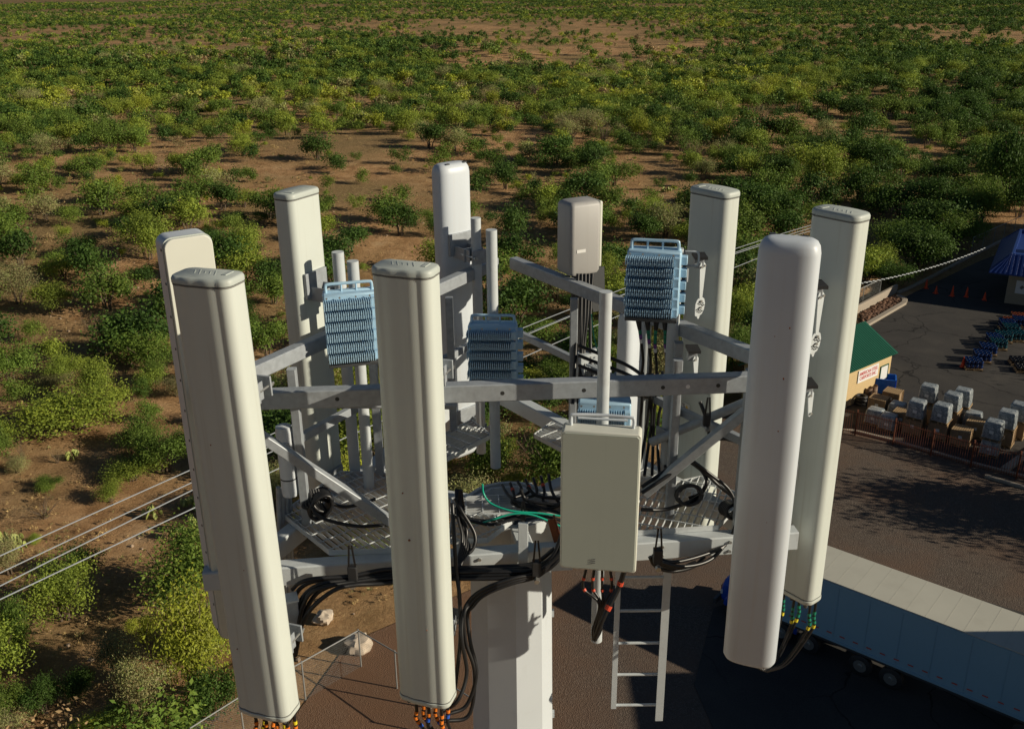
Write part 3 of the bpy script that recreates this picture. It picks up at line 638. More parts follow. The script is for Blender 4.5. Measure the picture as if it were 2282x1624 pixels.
def axis(a, b, fine0, fine1, step, grow=1.13):
    xs = [fine0]; 
    while xs[-1] < fine1: xs.append(xs[-1]+step)
    s_ = step
    while xs[-1] < b: s_ *= grow; xs.append(xs[-1]+s_)
    lo = [fine0]; s_ = step
    while lo[-1] > a: s_ *= grow; lo.append(lo[-1]-s_)
    return lo[:0:-1]+xs
gx, gy = axis(-9000, 9000, -75, 90, 1.5), axis(-300, 16000, 18, 190, 1.5)
vs = [(x, y, hgt(x, y)) for y in gy for x in gx]; nx = len(gx)
fs = [(j*nx+i, j*nx+i+1, (j+1)*nx+i+1, (j+1)*nx+i) for j in range(len(gy)-1) for i in range(nx-1)]
def ramp(N, L, src, stops):
    r = N("ShaderNodeValToRGB"); r.color_ramp.elements[0].position = stops[0][0]; r.color_ramp.elements[0].color = stops[0][1]+(1,)
    r.color_ramp.elements[1].position = stops[-1][0]; r.color_ramp.elements[1].color = stops[-1][1]+(1,)
    for p_, c_ in stops[1:-1]: e = r.color_ramp.elements.new(p_); e.color = c_+(1,)
    L(src, r.inputs[0]); return r.outputs[0]
def mixc(N, L, f, a, b, mode='MIX'):
    m_ = N("ShaderNodeMix"); m_.data_type = 'RGBA'; m_.blend_type = mode
    if isinstance(f, float): m_.inputs[0].default_value = f
    else: L(f, m_.inputs[0])
    for i, q in ((6, a), (7, b)):
        if isinstance(q, tuple): m_.inputs[i].default_value = q+(1,)
        else: L(q, m_.inputs[i])
    return m_.outputs[2]
def noi(N, L, vec, sc, det=6, rough=.55, dist=0.):
    n_ = N("ShaderNodeTexNoise"); n_.inputs['Scale'].default_value = sc; n_.inputs['Detail'].default_value = det
    n_.inputs['Roughness'].default_value = rough; n_.inputs['Distortion'].default_value = dist; L(vec, n_.inputs['Vector']); return n_.outputs[0]
def mrange(N, L, src, a, b, c=0., d=1.):
    r = N("ShaderNodeMapRange"); r.inputs[1].default_value = a; r.inputs[2].default_value = b; r.inputs[3].default_value = c; r.inputs[4].default_value = d
    L(src, r.inputs[0]); return r.outputs[0]
# desert soil
mt, t, b, N, L = nodes('desert_soil'); tc = N("ShaderNodeTexCoord"); v = tc.outputs['Object']
b.inputs['Roughness'].default_value = .95; b.inputs['Specular IOR Level'].default_value = .1
big = noi(N, L, v, .03, 6, .6, .5); mid = noi(N, L, v, .35, 8, .65); fine = noi(N, L, v, 4., 6, .7)
soil = ramp(N, L, mid, [(.25, (.17, .088, .042)), (.40, (.38, .215, .10)), (.56, (.56, .34, .17)), (.75, (.68, .47, .27))])
grass = ramp(N, L, fine, [(.3, (.14, .095, .04)), (.5, (.30, .205, .095)), (.7, (.50, .37, .18))])
c1 = mixc(N, L, mrange(N, L, big, .42, .60), soil, grass)
# far away the ground carries low shrub colour too
green = ramp(N, L, noi(N, L, v, .12, 8, .7), [(.42, (.26, .17, .09)), (.52, (.12, .11, .045)), (.7, (.04, .06, .02))])
ln = N("ShaderNodeVectorMath"); ln.operation = 'LENGTH'; L(v, ln.inputs[0])
c2 = mixc(N, L, mrange(N, L, ln.outputs['Value'], 500, 1500, 0, .75), c1, green)
c3 = mixc(N, L, mrange(N, L, noi(N, L, v, 18, 3, .7), .3, .75, .0, .28), c2, (.09, .055, .03))
c3 = mixc(N, L, mrange(N, L, noi(N, L, v, 5., 8, .8), .50, .62, .0, .35), c3, (.13, .075, .036)); L(c3, b.inputs['Base Color'])
bp = N("ShaderNodeBump"); bp.inputs['Strength'].default_value = .9; bp.inputs['Distance'].default_value = .25
L(noi(N, L, v, 1.1, 10, .78), bp.inputs['Height']); L(bp.outputs[0], b.inputs['Normal']); M['soil'] = mt; bp.inputs['Distance'].default_value = .45
gm = bpy.data.meshes.new('ground'); gm.from_pydata(vs, [], fs); gm.polygons.foreach_set('use_smooth', [True]*len(fs))
obj('ground', gm, 'soil', kind='structure')
def sheet(name, pts, z, m_, sub=None):
    mb = MB(); mb.v = [(p[0], p[1], z) for p in pts]; mb.f = [tuple(range(len(pts)))]
    return obj(name, mb, m_, kind='structure', smooth=0)
# gravel
mt, t, b, N, L = nodes('gravel'); tc = N("ShaderNodeTexCoord"); v = tc.outputs['Object']
b.inputs['Roughness'].default_value = .9; b.inputs['Specular IOR Level'].default_value = .2
vo = N("ShaderNodeTexVoronoi"); vo.inputs['Scale'].default_value = 24.; L(v, vo.inputs['Vector'])
sep = N("ShaderNodeSeparateColor"); L(vo.outputs['Color'], sep.inputs[0])
st_ = ramp(N, L, sep.outputs[0], [(0, (.062, .047, .037)), (.4, (.095, .073, .058)), (.75, (.125, .098, .078)), (1, (.19, .155, .125))])
c1 = mixc(N, L, mrange(N, L, noi(N, L, v, .25, 6, .6), .44, .66), st_, (.135, .085, .058))
c1 = mixc(N, L, mrange(N, L, noi(N, L, v, 1.1, 6, .7), .5, .8, 0, .6), c1, (.09, .06, .05))
sx_ = N("ShaderNodeSeparateXYZ"); L(v, sx_.inputs[0])
red_ = mixc(N, L, .55, c1, (.24, .125, .065))
c1 = mixc(N, L, mrange(N, L, sx_.outputs[0], -1., 5., 1., 0.), mixc(N, L, .25, c1, (.14, .115, .095)), red_)
L(c1, b.inputs['Base Color'])
bp = N("ShaderNodeBump"); bp.inputs['Strength'].default_value = .6; bp.inputs['Distance'].default_value = .035
L(vo.outputs['Distance'], bp.inputs['Height']); L(bp.outputs[0], b.inputs['Normal']); M['gravel'] = mt
# asphalt with cracks and patches
mt, t, b, N, L = nodes('asphalt'); tc = N("ShaderNodeTexCoord"); v = tc.outputs['Object']
b.inputs['Roughness'].default_value = .85; b.inputs['Specular IOR Level'].default_value = .25
base = ramp(N, L, noi(N, L, v, .22, 8, .6, .3), [(.3, (.024, .024, .025)), (.5, (.042, .040, .038)), (.7, (.068, .062, .055))])
base = mixc(N, L, mrange(N, L, noi(N, L, v, 14, 4, .8), .35, .75, 0, .45), base, (.12, .105, .09))
wv = N("ShaderNodeVectorMath"); wv.operation = 'MULTIPLY_ADD'
nc = N("ShaderNodeTexNoise"); nc.inputs['Scale'].default_value = .6; nc.inputs['Detail'].default_value = 5; L(v, nc.inputs['Vector'])
L(nc.outputs['Color'], wv.inputs[0]); wv.inputs[1].default_value = (1.8, 1.8, 1.8); L(v, wv.inputs[2])
vo = N("ShaderNodeTexVoronoi"); vo.feature = 'DISTANCE_TO_EDGE'; vo.inputs['Scale'].default_value = .19; L(wv.outputs[0], vo.inputs['Vector'])
cr_ = mrange(N, L, vo.outputs['Distance'], .0, .013, 1., 0.)
cm = N("ShaderNodeMath"); cm.operation = 'MULTIPLY'; L(cr_, cm.inputs[0]); L(mrange(N, L, noi(N, L, v, .12, 3), .40, .52), cm.inputs[1])
base = mixc(N, L, cm.outputs[0], base, (.008, .007, .007))
L(base, b.inputs['Base Color']); M['asphalt'] = mt
M['concrete'] = mat('concrete_kerb', (.34, .29, .23), .85, var=.2, scale=5, dirt=.3, bump=.1, bscale=40)
far_edge = [(x-1.0, y-3.0) for x, y in YB[1:-1]]
lot = [(-11.0, 5), (-11.0, 24)]+[(-9.8, 29), (-7.6, 36), (3.8, 44.5), (10.8, 56.5), (20, 65), (22, 66), (70, 60), (75, 10)]
sheet('gravel_lot', lot, GZ+.045, 'gravel')
fp = [G(1880, 965), G(1904.6, 966), G(1989, 987), G(2073, 1011), G(2162, 1037), G(2264, 1063), G(2400, 1100)]
yard = [(fp[0].x-1.5, fp[0].y+.9)]+[(p.x, p.y+.35) for p in fp[1:]]+[(75, 30), (160, 120), (150, 190), (95, 136), (61, 107.5), (49, 97.5), (37.5, 86.5), (29.5, 78), (24.5, 72.5), (20, 63)]
sheet('asphalt_yard', yard, GZ+.060, 'asphalt')
drive = [(8.2, 5), (8.3, 27), (7.6, 33), (9.5, 38.4), (14, 40), (22, 39), (45, 24), (60, 10), (60, 5)]
sheet('asphalt_drive', drive, GZ+.075, 'asphalt')
def strip(name, pts, w, h, m_, label, cat, z0=GZ):
    mb = MB()
    for a, b in zip(pts, pts[1:]):
        mb.beam((a[0], a[1], z0+h/2+.03), (b[0], b[1], z0+h/2+.03), w, h+.06)
    return obj(name, mb, m_, label=label, cat=cat)
strip('kerb', [(p.x, p.y+.15) for p in fp], .22, .16, 'concrete', 'low concrete kerb along the rust red picket fence', 'kerb')
k2 = [G(1905, 745), G(1919, 734), G(2014, 679), G(2016, 672), G(2008, 666), G(1999, 663)]
strip('kerb', k2, .45, .22, 'concrete', 'pale rounded kerb around the rock planting bed', 'kerb')
strip('kerb', [G(2000, 655), G(2033, 641), G(2080, 617), G(2163, 573), G(2290, 510)], .30, .18, 'concrete', 'long concrete kerb below the chain link fence', 'kerb')
pw = [G(1905, 701), G(1913, 697), G(1996, 652)]
strip('low_wall', pw, .25, .75, 'concrete', 'low pale wall behind the rock planting bed', 'wall')
strip('kerb', [G(2238, 1050), G(2262, 1033), G(2330, 985)], .5, .16, 'concrete', 'sunlit kerb strip behind the pallet stacks', 'kerb')
strip('parking_block', [G(2195, 1064), G(2290, 1092)], .25, .15, 'concrete', 'long dark concrete parking block outside the picket fence', 'parking block')
# rocks in the planting bed (nobody could count them)
def blob(mb, c, r, sq=.7, seed=0, n=7, m__=5, amp=.25):
    ls = []
    for i in range(m__+1):
        ph = math.pi*i/m__-math.pi/2
        l = []
        for j in range(n):
            a = 2*math.pi*j/n; k = 1+amp*mnoise.noise((math.cos(a)*math.cos(ph)*1.7+seed, math.sin(a)*math.cos(ph)*1.7, math.sin(ph)*1.7+seed*.3))*2
            l.append((c[0]+r*k*math.cos(ph)*math.cos(a)+1e-4*i, c[1]+r*k*math.cos(ph)*math.sin(a), c[2]+r*sq*k*math.sin(ph)))
        ls.append(l)
    mb.loops(ls)
rk = MB(); a_, b_, c_, d_q = G(1913, 700), G(1996, 656), G(2008, 678), G(1925, 730)
for i in range(260):
    u, v_ = rng.random(), rng.random(); p = (a_.lerp(b_, u)).lerp(d_q.lerp(c_, u), .08+.84*v_); blob(rk, (p.x, p.y, GZ+.1), .08+.16*rng.random(), .7, i*.7)
M['bedrock'] = mat('planting_bed_rock', (.16, .085, .05), .9, var=.6, scale=1.2)
obj('rock_cover', rk, 'bedrock', label='reddish rocks covering the planting bed by the low wall', cat='rocks', kind='stuff')
M['rockw'] = mat('pale_rock', (.50, .42, .33), .85, var=.35, scale=3, dirt=.4, bump=.4, bscale=8, dirtcol=(.25, .12, .06))
for (x, y, r_, lb, mk_) in ((722, 1384, .44, 'pale rounded boulder on the gravel left of the front centre antenna', 'rockw'), (800, 1446, .60, 'pinkish boulder beside the corner post of the wire fence', 'rockw')):
    p = G(x, y); mb = MB(); blob(mb, (p.x, p.y, GZ+r_*.45), r_, .75, x, 18, 12, .22); blob(mb, (p.x+r_*.3, p.y+.15, GZ+r_*.3), r_*.7, .7, x+3, 14, 9, .2)
    obj('boulder', mb, mk_, label=lb, cat='boulder', smooth=25)
# ------------------------------------------------------------------ fences
def wire_fence(label, pts, h, step, m_='fence', mesh=True, rail=True):
    t = thing('chain_link_fence', label, 'fence', (0, 0, 0))
    ps = []
    for a, b in zip(pts, pts[1:]):
        a, b = Vector(a), Vector(b); n_ = max(1, round((b-a).length/step))
        for i in range(n_): ps.append(a.lerp(b, i/n_))
    ps.append(Vector(pts[-1]))
    for p in ps: obj('post', MB().cyl((p.x, p.y, GZ-.3), (p.x, p.y, GZ+h+.06), .035, 8), m_, t)
    if rail:
        rl = MB()
        for a, b in zip(pts, pts[1:]): rl.cyl((a[0], a[1], GZ+h), (b[0], b[1], GZ+h), .028, 8)
        obj('top_rail', rl, m_, t)
    if mesh:
        ms = MB(); r_ = .003; sp_ = .10
        for a, b in zip(pts, pts[1:]):
            a, b = Vector(a), Vector(b); ln_ = (b-a).length; d = (b-a)/ln_; n_ = int((ln_+h)/sp_)
            for i in range(-int(h/sp_), int(ln_/sp_)):
                for s_ in (0, 1):
                    u0, u1 = i*sp_, i*sp_+h; z0_, z1_ = 0, h
                    if u0 < 0: z0_ = -u0; u0 = 0
                    if u1 > ln_: z1_ = h-(u1-ln_); u1 = ln_
                    if s_: z0_, z1_ = h-z0_, h-z1_
                    p0, p1 = a+d*u0, a+d*u1
                    q = Vector((-d.y, d.x, 0))*r_
                    A0, A1 = Vector((p0.x, p0.y, GZ+z0_)), Vector((p1.x, p1.y, GZ+z1_))
                    o_ = len(ms.v); ms.v += [tuple(A0-Vector((0, 0, r_))), tuple(A1-Vector((0, 0, r_))), tuple(A1+Vector((0, 0, r_))), tuple(A0+Vector((0, 0, r_)))]; ms.f.append((o_, o_+1, o_+2, o_+3))
        obj('wire_mesh', ms, m_, t, smooth=0)
    return t
c_ = G(805, 1486)
wire_fence('thin chain link fence with corner post below the front centre antenna', [tuple(G(395, 1740)), tuple(G(545, 1640)), tuple(c_), tuple(G(885, 1535)), tuple(G(960, 1580)), tuple(G(1080, 1660))], 1.95, 3.0)
wire_fence('chain link fence at far right above the kerb of the asphalt yard', [tuple(G(2163, 570)), tuple(G(2300, 505))], 2.0, 3.2)
wire_fence('chain link fence behind the low wall beside the green roofed shed', [tuple(G(1880, 706)), tuple(G(1958, 668))], 2.0, 3.2)
pf = thing('picket_fence', 'rust red steel picket fence in front of the pallet stacks', 'fence', (0, 0, 0))
pp = [G(1870, 963), G(1904.6, 971), G(1989, 991.5), G(2073, 1016.7), G(2162, 1042), G(2264, 1068), G(2380, 1100)]
for p in pp: obj('post', MB().box((p.x, p.y, GZ+.9), (.09, .09, 1.95)), 'rustfence', pf)
for z in (.25, 1.62):
    mb = MB()
    for a, b in zip(pp, pp[1:]): mb.beam((a.x, a.y, GZ+z), (b.x, b.y, GZ+z), .035, .04)
    obj('rail', mb, 'rustfence', pf)
mb = MB()
for a, b in zip(pp, pp[1:]):
    n_ = int((b-a).length/.135)
    for i in range(1, n_): p = a.lerp(b, i/n_); mb.box((p.x, p.y, GZ+.92), (.02, .02, 1.66))
o = obj('pickets', mb, 'rustfence', pf, smooth=0); o['kind'] = 'stuff'
# ------------------------------------------------------------------ shed
M['tanwall'] = mat('tan_siding', (.58, .43, .22), .7, var=.05, scale=2)
M['roofg'] = mat('green_metal_roof', (.012, .10, .06), .45, metal=.2, var=.12, scale=2)
M['doorw'] = mat('white_door', (.70, .70, .68), .5)
M['signw'] = mat('white_sign', (.75, .75, .74), .5)
wd = (G(1988, 862, 0)-G(1887, 908)); wd.z = 0; wdir = wd.normalized(); wn = Vector((wdir.y, -wdir.x, 0))
w0 = G(1887, 908); EH = 2.95
e1 = G(1997, 782, EH)
# right corner of the wall: project the eave corner on the wall line
s1 = (Vector((e1.x, e1.y, 0))-Vector((w0.x, w0.y, 0))).dot(wdir)-.25
shed = thing('shed', 'tan shed with green metal roof and white sign on its wall', 'shed', (w0.x, w0.y, GZ), math.atan2(wdir.y, wdir.x))
LX = -5.0; DP = 5.2; RH = 1.5
sm = MB(); sm.box(((LX+s1)/2, DP/2, EH/2), (s1-LX, DP, EH-.02)); sm.loops([[(s1-.0, 0, EH-.02), (s1, DP, EH-.02), (s1, DP/2, EH+RH-.06)], [(LX, 0, EH-.02), (LX, DP, EH-.02), (LX, DP/2, EH+RH-.06)]])
obj('wall', sm, 'tanwall', shed, smooth=0)
sd_ = MB()
for i in range(14): sd_.box(((LX+s1)/2, -.004, .12+i*.165), (s1-LX-.02, .010, .012))
obj('siding_lines', sd_, mat('siding_shadow_line', (.42, .31, .16), .8), shed, smooth=0)
for side in (0, 1):
    rf = MB(); y0, y1 = (-.28, DP/2) if side == 0 else (DP+.28, DP/2); z0, z1 = EH-.12, EH+RH
    rf.beam(((LX-.3+s1+.3)/2, y0, z0), ((LX+s1)/2, y1, z1), s1-LX+.6, .05, up=(0, 0, 1))
    r2 = obj('roof', rf, 'roofg', shed, smooth=0); rr_ = MB()
    for i in range(int((s1-LX+.6)/.23)):
        x = LX-.28+i*.23; rr_.beam((x, y0-.005*(1-2*side), z0+.045), (x, y1, z1+.04), .035, .03)
    obj('roof_ribs', rr_, 'roofg', r2, smooth=0)
dr = obj('door', MB().box((s1-.85, -.03, 1.03), (.86, .05, 2.02)), 'doorw', shed, bevel=.005)
obj('door_frame', MB().box((s1-1.32, -.035, 1.05), (.06, .07, 2.1)).box((s1-.38, -.035, 1.05), (.06, .07, 2.1)).box((s1-.85, -.035, 2.10), (1.0, .07, .06)), 'roofg', dr)
qa, qb = G(1901, 842, 1.9), G(1949, 824, 1.9); w00 = Vector((w0.x, w0.y, 0)); sx0, sx1 = [(Vector((q.x, q.y, 0))-w00).dot(wdir) for q in (qa, qb)]; sx1 = min(sx1, s1-1.5); print('sign', sx0, sx1, s1)
sg = obj('sign', MB().box(((sx0+sx1)/2, -.05, 2.05), (sx1-sx0, .03, .92)), 'signw', shed)
def text(body, size, m_, parent, loc, rot, name='lettering', al='CENTER', sx=1.):
    cu = bpy.data.curves.new('txt', 'FONT'); cu.body = body; cu.size = size; cu.align_x = al; cu.align_y = 'CENTER'; cu.extrude = .003; cu.offset = .018*size; cu.space_line = .95
    ob = bpy.data.objects.new('txt', cu); COL.objects.link(ob); bpy.context.view_layer.update()
    me = bpy.data.meshes.new_from_object(ob.evaluated_get(bpy.context.evaluated_depsgraph_get())); bpy.data.objects.remove(ob)
    me.materials.clear(); o = obj(name, me, m_, parent); o.location = loc; o.rotation_euler = rot; o.scale = (sx, 1, 1); return o
text('AMERICAN STEEL\nCARPORTS INC.', .36, 'inkred', sg, ((sx0+sx1)/2, -.069, 2.05), (rad(90), 0, 0), sx=(sx1-sx0)/3.05)
# ------------------------------------------------------------------ yard goods
M['wood'] = mat('pallet_wood', (.34, .23, .12), .8, var=.35, scale=6); M['card'] = mat('cardboard_side', (.28, .19, .11), .8, var=.2, scale=3)
mt, t, b, N, L = nodes('stretch_film'); b.inputs['Roughness'].default_value = .28; b.inputs['Specular IOR Level'].default_value = .7
tc = N("ShaderNodeTexCoord"); nn = noi(N, L, tc.outputs['Object'], 5, 6, .7, 1.2)
L(ramp(N, L, nn, [(.3, (.06, .08, .10)), (.47, (.20, .23, .25)), (.62, (.45, .47, .46)), (.78, (.74, .75, .73))]), b.inputs['Base Color'])
bp = N("ShaderNodeBump"); bp.inputs['Strength'].default_value = 1; bp.inputs['Distance'].default_value = .03; L(nn, bp.inputs['Height']); L(bp.outputs[0], b.inputs['Normal']); M['film'] = mt
frz = math.atan2((pp[5]-pp[1]).y, (pp[5]-pp[1]).x)
def pallet_mb(w=1.15, d=1.05, z=0):
    mb = MB()
    for i in range(7): mb.box((0, -d/2+.05+i*(d-.1)/6, z+.128), (w, .10, .02))
    for x in (-w/2+.05, 0, w/2-.05): mb.box((x, 0, z+.066), (.09, d, .10))
    for y in (-d/2+.05, 0, d/2-.05): mb.box((0, y, z+.010), (w, .09, .02))
    return mb
def crate(label, loc, h=1.10):
    t = thing('crate', label, 'crate', loc, frz, 'wooden crates behind the picket fence')
    obj('pallet', pallet_mb(), 'wood', t, smooth=0)
    obj('box_body', MB().box((0, 0, .14+(h-.16)/2), (1.04, .96, h-.18)), 'card', t, bevel=.01)
    fr_ = MB()
    for x in (-.54, -.18, .18, .54):
        for y in (-.50, .50): fr_.box((x, y, .14+(h-.14)/2), (.07, .022, h-.14))
    for y in (-.3, .3):
        for x in (-.55, .55): fr_.box((x, y, .14+(h-.14)/2), (.022, .07, h-.14))
    for i in range(9): fr_.box((-.52+i*.13, 0, h+.008), (.085, 1.04, .018))
    obj('slat_frame', fr_, 'wood', t, smooth=0)
    obj('label_patch', MB().box((.02, -.517, h*.62), (.22, .008, .20)), 'label', t)
    return t
def wrapped(label, loc, h=1.15, seed=0):
    t = thing('wrapped_load', label, 'wrapped load', loc, frz+.04*math.sin(seed*3), 'film wrapped loads behind the picket fence')
    obj('pallet', pallet_mb(), 'wood', t, smooth=0)
    mb = prism(MB(), rrect(1.08, .98, .10, 4), [(.15, .0), (.3, .01), (.7, .02), (h-.12, .05), (h-.02, .09), (h, .16)])
    mb.v = [(x+.02*mnoise.noise((x*4+seed, y*4, z*4)), y+.02*mnoise.noise((x*4, y*4+seed, z*4)), z+.02*mnoise.noise((x*3, y*3, z+seed))) for x, y, z in mb.v]
    obj('film_wrap', mb, 'film', t, smooth=50)
    for k in range(3): pass
    obj('label_patch', MB().box((.0, -.50, h*.48), (.26, .012, .20), rx=-.03), 'label', t)
    return t
# x px, y px (front foot), levels, kind of lowest level
stk = [(1953, 955, 1, 'f', 'film wrapped load at the left end of the row along the picket fence'), (1984, 968, 1, 'f', 'low film wrapped load standing second from the left along the fence'),
       (2041, 978, 2, 'c', 'third stack along the fence'), (2097, 987, 2, 'c', 'fourth stack along the fence'),
       (2067, 941, 2, 'c', 'stack behind the third stack along the fence'), (2120, 961, 2, 'c', 'stack just behind the fourth stack along the fence'),
       (2144, 948, 2, 'f', 'rearmost stack of the middle cluster'), (2147, 1003, 1, 'c', 'lone low crate between the two clusters'),
       (2180, 984, 1, 'c', 'low slatted crate behind the gap in the clusters'), (2212, 1024, 2, 'f', 'tall stack at the front of the right cluster'),
       (2242, 1003, 2, 'c', 'stack second from the front in the right cluster'), (2268, 985, 2, 'c', 'rearmost stack of the right cluster by the picture edge'),
       (2015, 962, 1, 'c', 'low crate squeezed left of the third stack'), (2092, 957, 1, 'c', 'low crate in the middle of the central cluster'), (2228, 985, 1, 'f', 'low wrapped load inside the right cluster'), (2172, 962, 1, 'f', 'low wrapped load right of the middle cluster'),
       (1961, 930, 1, 'c', 'dark low crate behind the leftmost wrapped load'), (1992, 915, 1, 'c', 'slatted crate with sunlit top beside the blue bin'),
       (2003, 941, 1, 'f', 'dark flat wrapped load behind the second load from the left')]
for i, (x, y, n_, kk, lb) in enumerate(stk):
    p = G(x, y-4); p.y += .5
    z0 = GZ+.06
    if kk == 'c': crate(('wooden crate under the load, ' if n_ == 2 else '')+lb, (p.x, p.y, z0), 1.10)
    else: wrapped(('lower wrapped load, ' if n_ == 2 else '')+lb, (p.x, p.y, z0), 1.05, i)
    if n_ == 2: wrapped('upper film wrapped load, '+lb, (p.x, p.y, z0+(1.14 if kk == 'c' else 1.06)), 1.22, i+9)
# blue bulk bin
M['binb'] = mat('blue_plastic', (.015, .13, .55), .4, var=.12, scale=5)
p = G(1972, 880); bb = thing('bulk_bin', 'open bright blue plastic bulk bin beside the tan shed', 'bin', (p.x, p.y+.3, GZ+.06), math.atan2(wdir.y, wdir.x)-1.0)
W_, D_, H_ = 1.35, 1.15, 1.25; bd = MB()
for sx, sy, dx, dy in ((0, -D_/2, W_, .05), (0, D_/2, W_, .05), (-W_/2, 0, .05, D_-.05), (W_/2, 0, .05, D_-.05)): bd.box((sx, sy, .16+(H_-.16)/2), (dx, dy, H_-.16))
bd.box((0, 0, .20), (W_-.05, D_-.05, .06)); obj('bin_body', bd, 'binb', bb)
rb_ = MB()
for s_ in (-1, 1):
    for x in (-.62, -.3, 0, .3, .62): rb_.box((x, s_*(D_/2+.035), .75), (.04, .03, 1.05))
    for z in (.22, .72, 1.22): rb_.box((0, s_*(D_/2+.037), z), (W_+.06, .036, .05))
    for y in (-.5, 0, .5): rb_.box((s_*(W_/2+.035), y, .75), (.03, .04, 1.05))
    for z in (.22, .72, 1.22): rb_.box((s_*(W_/2+.037), 0, z), (.036, D_+.05, .05))
obj('bin_ribs', rb_, 'binb', bb)
for x in (-.55, 0, .55): obj('foot', MB().box((x, 0, .07), (.14, D_, .14)), 'binb', bb)
M['barrel'] = mat('brown_barrel', (.20, .13, .085), .6, var=.15)
def barrel(label, x, y, r_=.28, h=.85, m_='barrel'):
    p = G(x, y); t = thing('barrel', label, 'barrel', (p.x, p.y, GZ+.06))
    obj('barrel_body', MB().lathe([(r_*.9, 0), (r_*.95, .05), (r_, h*.3), (r_*1.03, h*.32), (r_, h*.34), (r_, h*.62), (r_*1.03, h*.64), (r_, h*.66), (r_*.97, h), (r_*.9, h), (r_*.88, h-.1), (.02, h-.1)], 20), m_, t)
barrel('brown barrel next to the blue bin', 1944, 885); barrel('brown barrel between the tire pile and the next barrel', 1932, 890); 
for i in range(3):
    p = G(1917+2*(i % 2), 902); tz = GZ+.18+i*.23
    obj('tire', MB().tube([(p.x+.33*math.cos(a), p.y+.33*math.sin(a), tz) for a in [2*math.pi*k/20 for k in range(21)]], .11, 8, False), 'rubber', label='dark worn tire, %s of the pile by the shed wall' % ('lowest', 'middle', 'topmost')[i], cat='tire', group='tire pile by the shed wall')
# traffic cones
M['cone'] = mat('orange_cone', (.72, .065, .015), .5, var=.1)
cone0 = None
for i, (x, y, h_, lb) in enumerate(((2063, 644, .9, 'tall orange traffic cone at the far left of the row'), (2085, 655, .72, 'short orange traffic cone second from the left in the row'), (2121, 661, 1., 'tall orange traffic cone in the middle of the row'), (2153, 663, .95, 'tall orange traffic cone fourth from the left in the row'), (2193, 670, .75, 'short orange traffic cone at the right end of the row'), (2144.6, 819, .78, 'lone orange traffic cone beside the blue pots'))):
    p = G(x, y); t = thing('traffic_cone', lb, 'traffic cone', (p.x, p.y, GZ+.06), .3*i, 'traffic cones on the asphalt yard')
    obj('cone_base', MB().box((0, 0, .02), (.40, .40, .04)), 'cone', t, bevel=.01)
    obj('cone_body', MB().lathe([(.16, .04), (.035, h_), (.0, h_+.005)], 18), 'cone', t)
# glazed pots on pallets
def glaze(name, c):
    return mat(name, c, .12, var=.5, scale=3, spec=.8)
GL = [glaze('cobalt_glaze', (.005, .024, .11)), glaze('teal_glaze', (.006, .055, .075)), glaze('black_glaze', (.012, .012, .014)), glaze('rust_glaze', (.20, .05, .02))]
potm = []
for g_ in GL:
    me = MB().lathe([(.15, 0), (.20, .08), (.27, .26), (.28, .36), (.24, .47), (.26, .50), (.25, .515), (.215, .50), (.21, .42), (.02, .30)], 16).mesh('glazed_pot'); me.materials.append(g_); potm.append(me)
palm = pallet_mb(1.25, 1.15).mesh('pallet', 0); palm.materials.append(M['wood'])
def potpallet(x, y, gl, rz, lb, nm, nx_=4, ny_=3, sc=.62, layers=1):
    p = G(x, y); o = bpy.data.objects.new('pallet', palm); COL.objects.link(o); o.location = (p.x, p.y, GZ+.061); o.rotation_euler.z = rz
    o['label'] = 'wooden pallet under the '+lb; o['category'] = 'pallet'; o['group'] = 'pallets carrying glazed pots'
    for i in range(nx_):
        for j in range(ny_):
            for l_ in range(layers):
                q = Vector((-.45+i*.9/(nx_-1), -.40+j*.8/(ny_-1), .145+l_*.52*sc)); q.rotate(Matrix.Rotation(rz, 3, 'Z'))
                po = bpy.data.objects.new('glazed_pot', potm[gl]); COL.objects.link(po); po.location = (p.x+q.x, p.y+q.y, GZ+.061+q.z); s_ = sc*(.92+.12*rng.random()); po.scale = (s_, s_, s_)
                po['label'] = nm+' among the '+lb; po['category'] = 'pot'; po['group'] = lb
for x, y, gl, lb, nm in ((2167, 822, 0, 'cobalt pots nearest the lone traffic cone', 'shiny cobalt blue glazed pot'), (2186, 806, 0, 'cobalt pots second from the lone cone', 'shiny cobalt blue glazed pot'), (2199, 790, 0, 'cobalt pots at the middle of the pot row', 'shiny cobalt blue glazed pot'), (2222, 778, 1, 'teal pots in the middle of the pot row', 'shiny teal glazed pot'), (2234, 762, 1, 'teal pots behind the middle of the row', 'shiny teal glazed pot'), (2214, 768, 0, 'dark blue pots behind the cobalt pots', 'shiny dark blue glazed pot'), (2250, 745, 1, 'teal pots toward the blue roofed building', 'shiny teal glazed pot'), (2262, 760, 1, 'teal pots at the right edge of the pot row', 'shiny teal glazed pot'), (2242, 735, 0, 'blue pots at the far end of the row', 'shiny blue glazed pot'), (2272, 728, 0, 'blue pots at the right edge near the building', 'shiny blue glazed pot'), (2268, 812, 2, 'black pots at the right edge of the picture', 'black rimmed glazed pot'), (2280, 828, 2, 'black pots nearest the viewer at the right edge', 'black rimmed glazed pot'), (2252, 722, 3, 'rust coloured pots beside the building', 'rust coloured glazed pot'), (2270, 712, 3, 'rust coloured pots by the building wall', 'rust coloured glazed pot')):
    potpallet(x, y, gl, frz+.45, lb, nm, layers=2 if gl < 2 else 1)
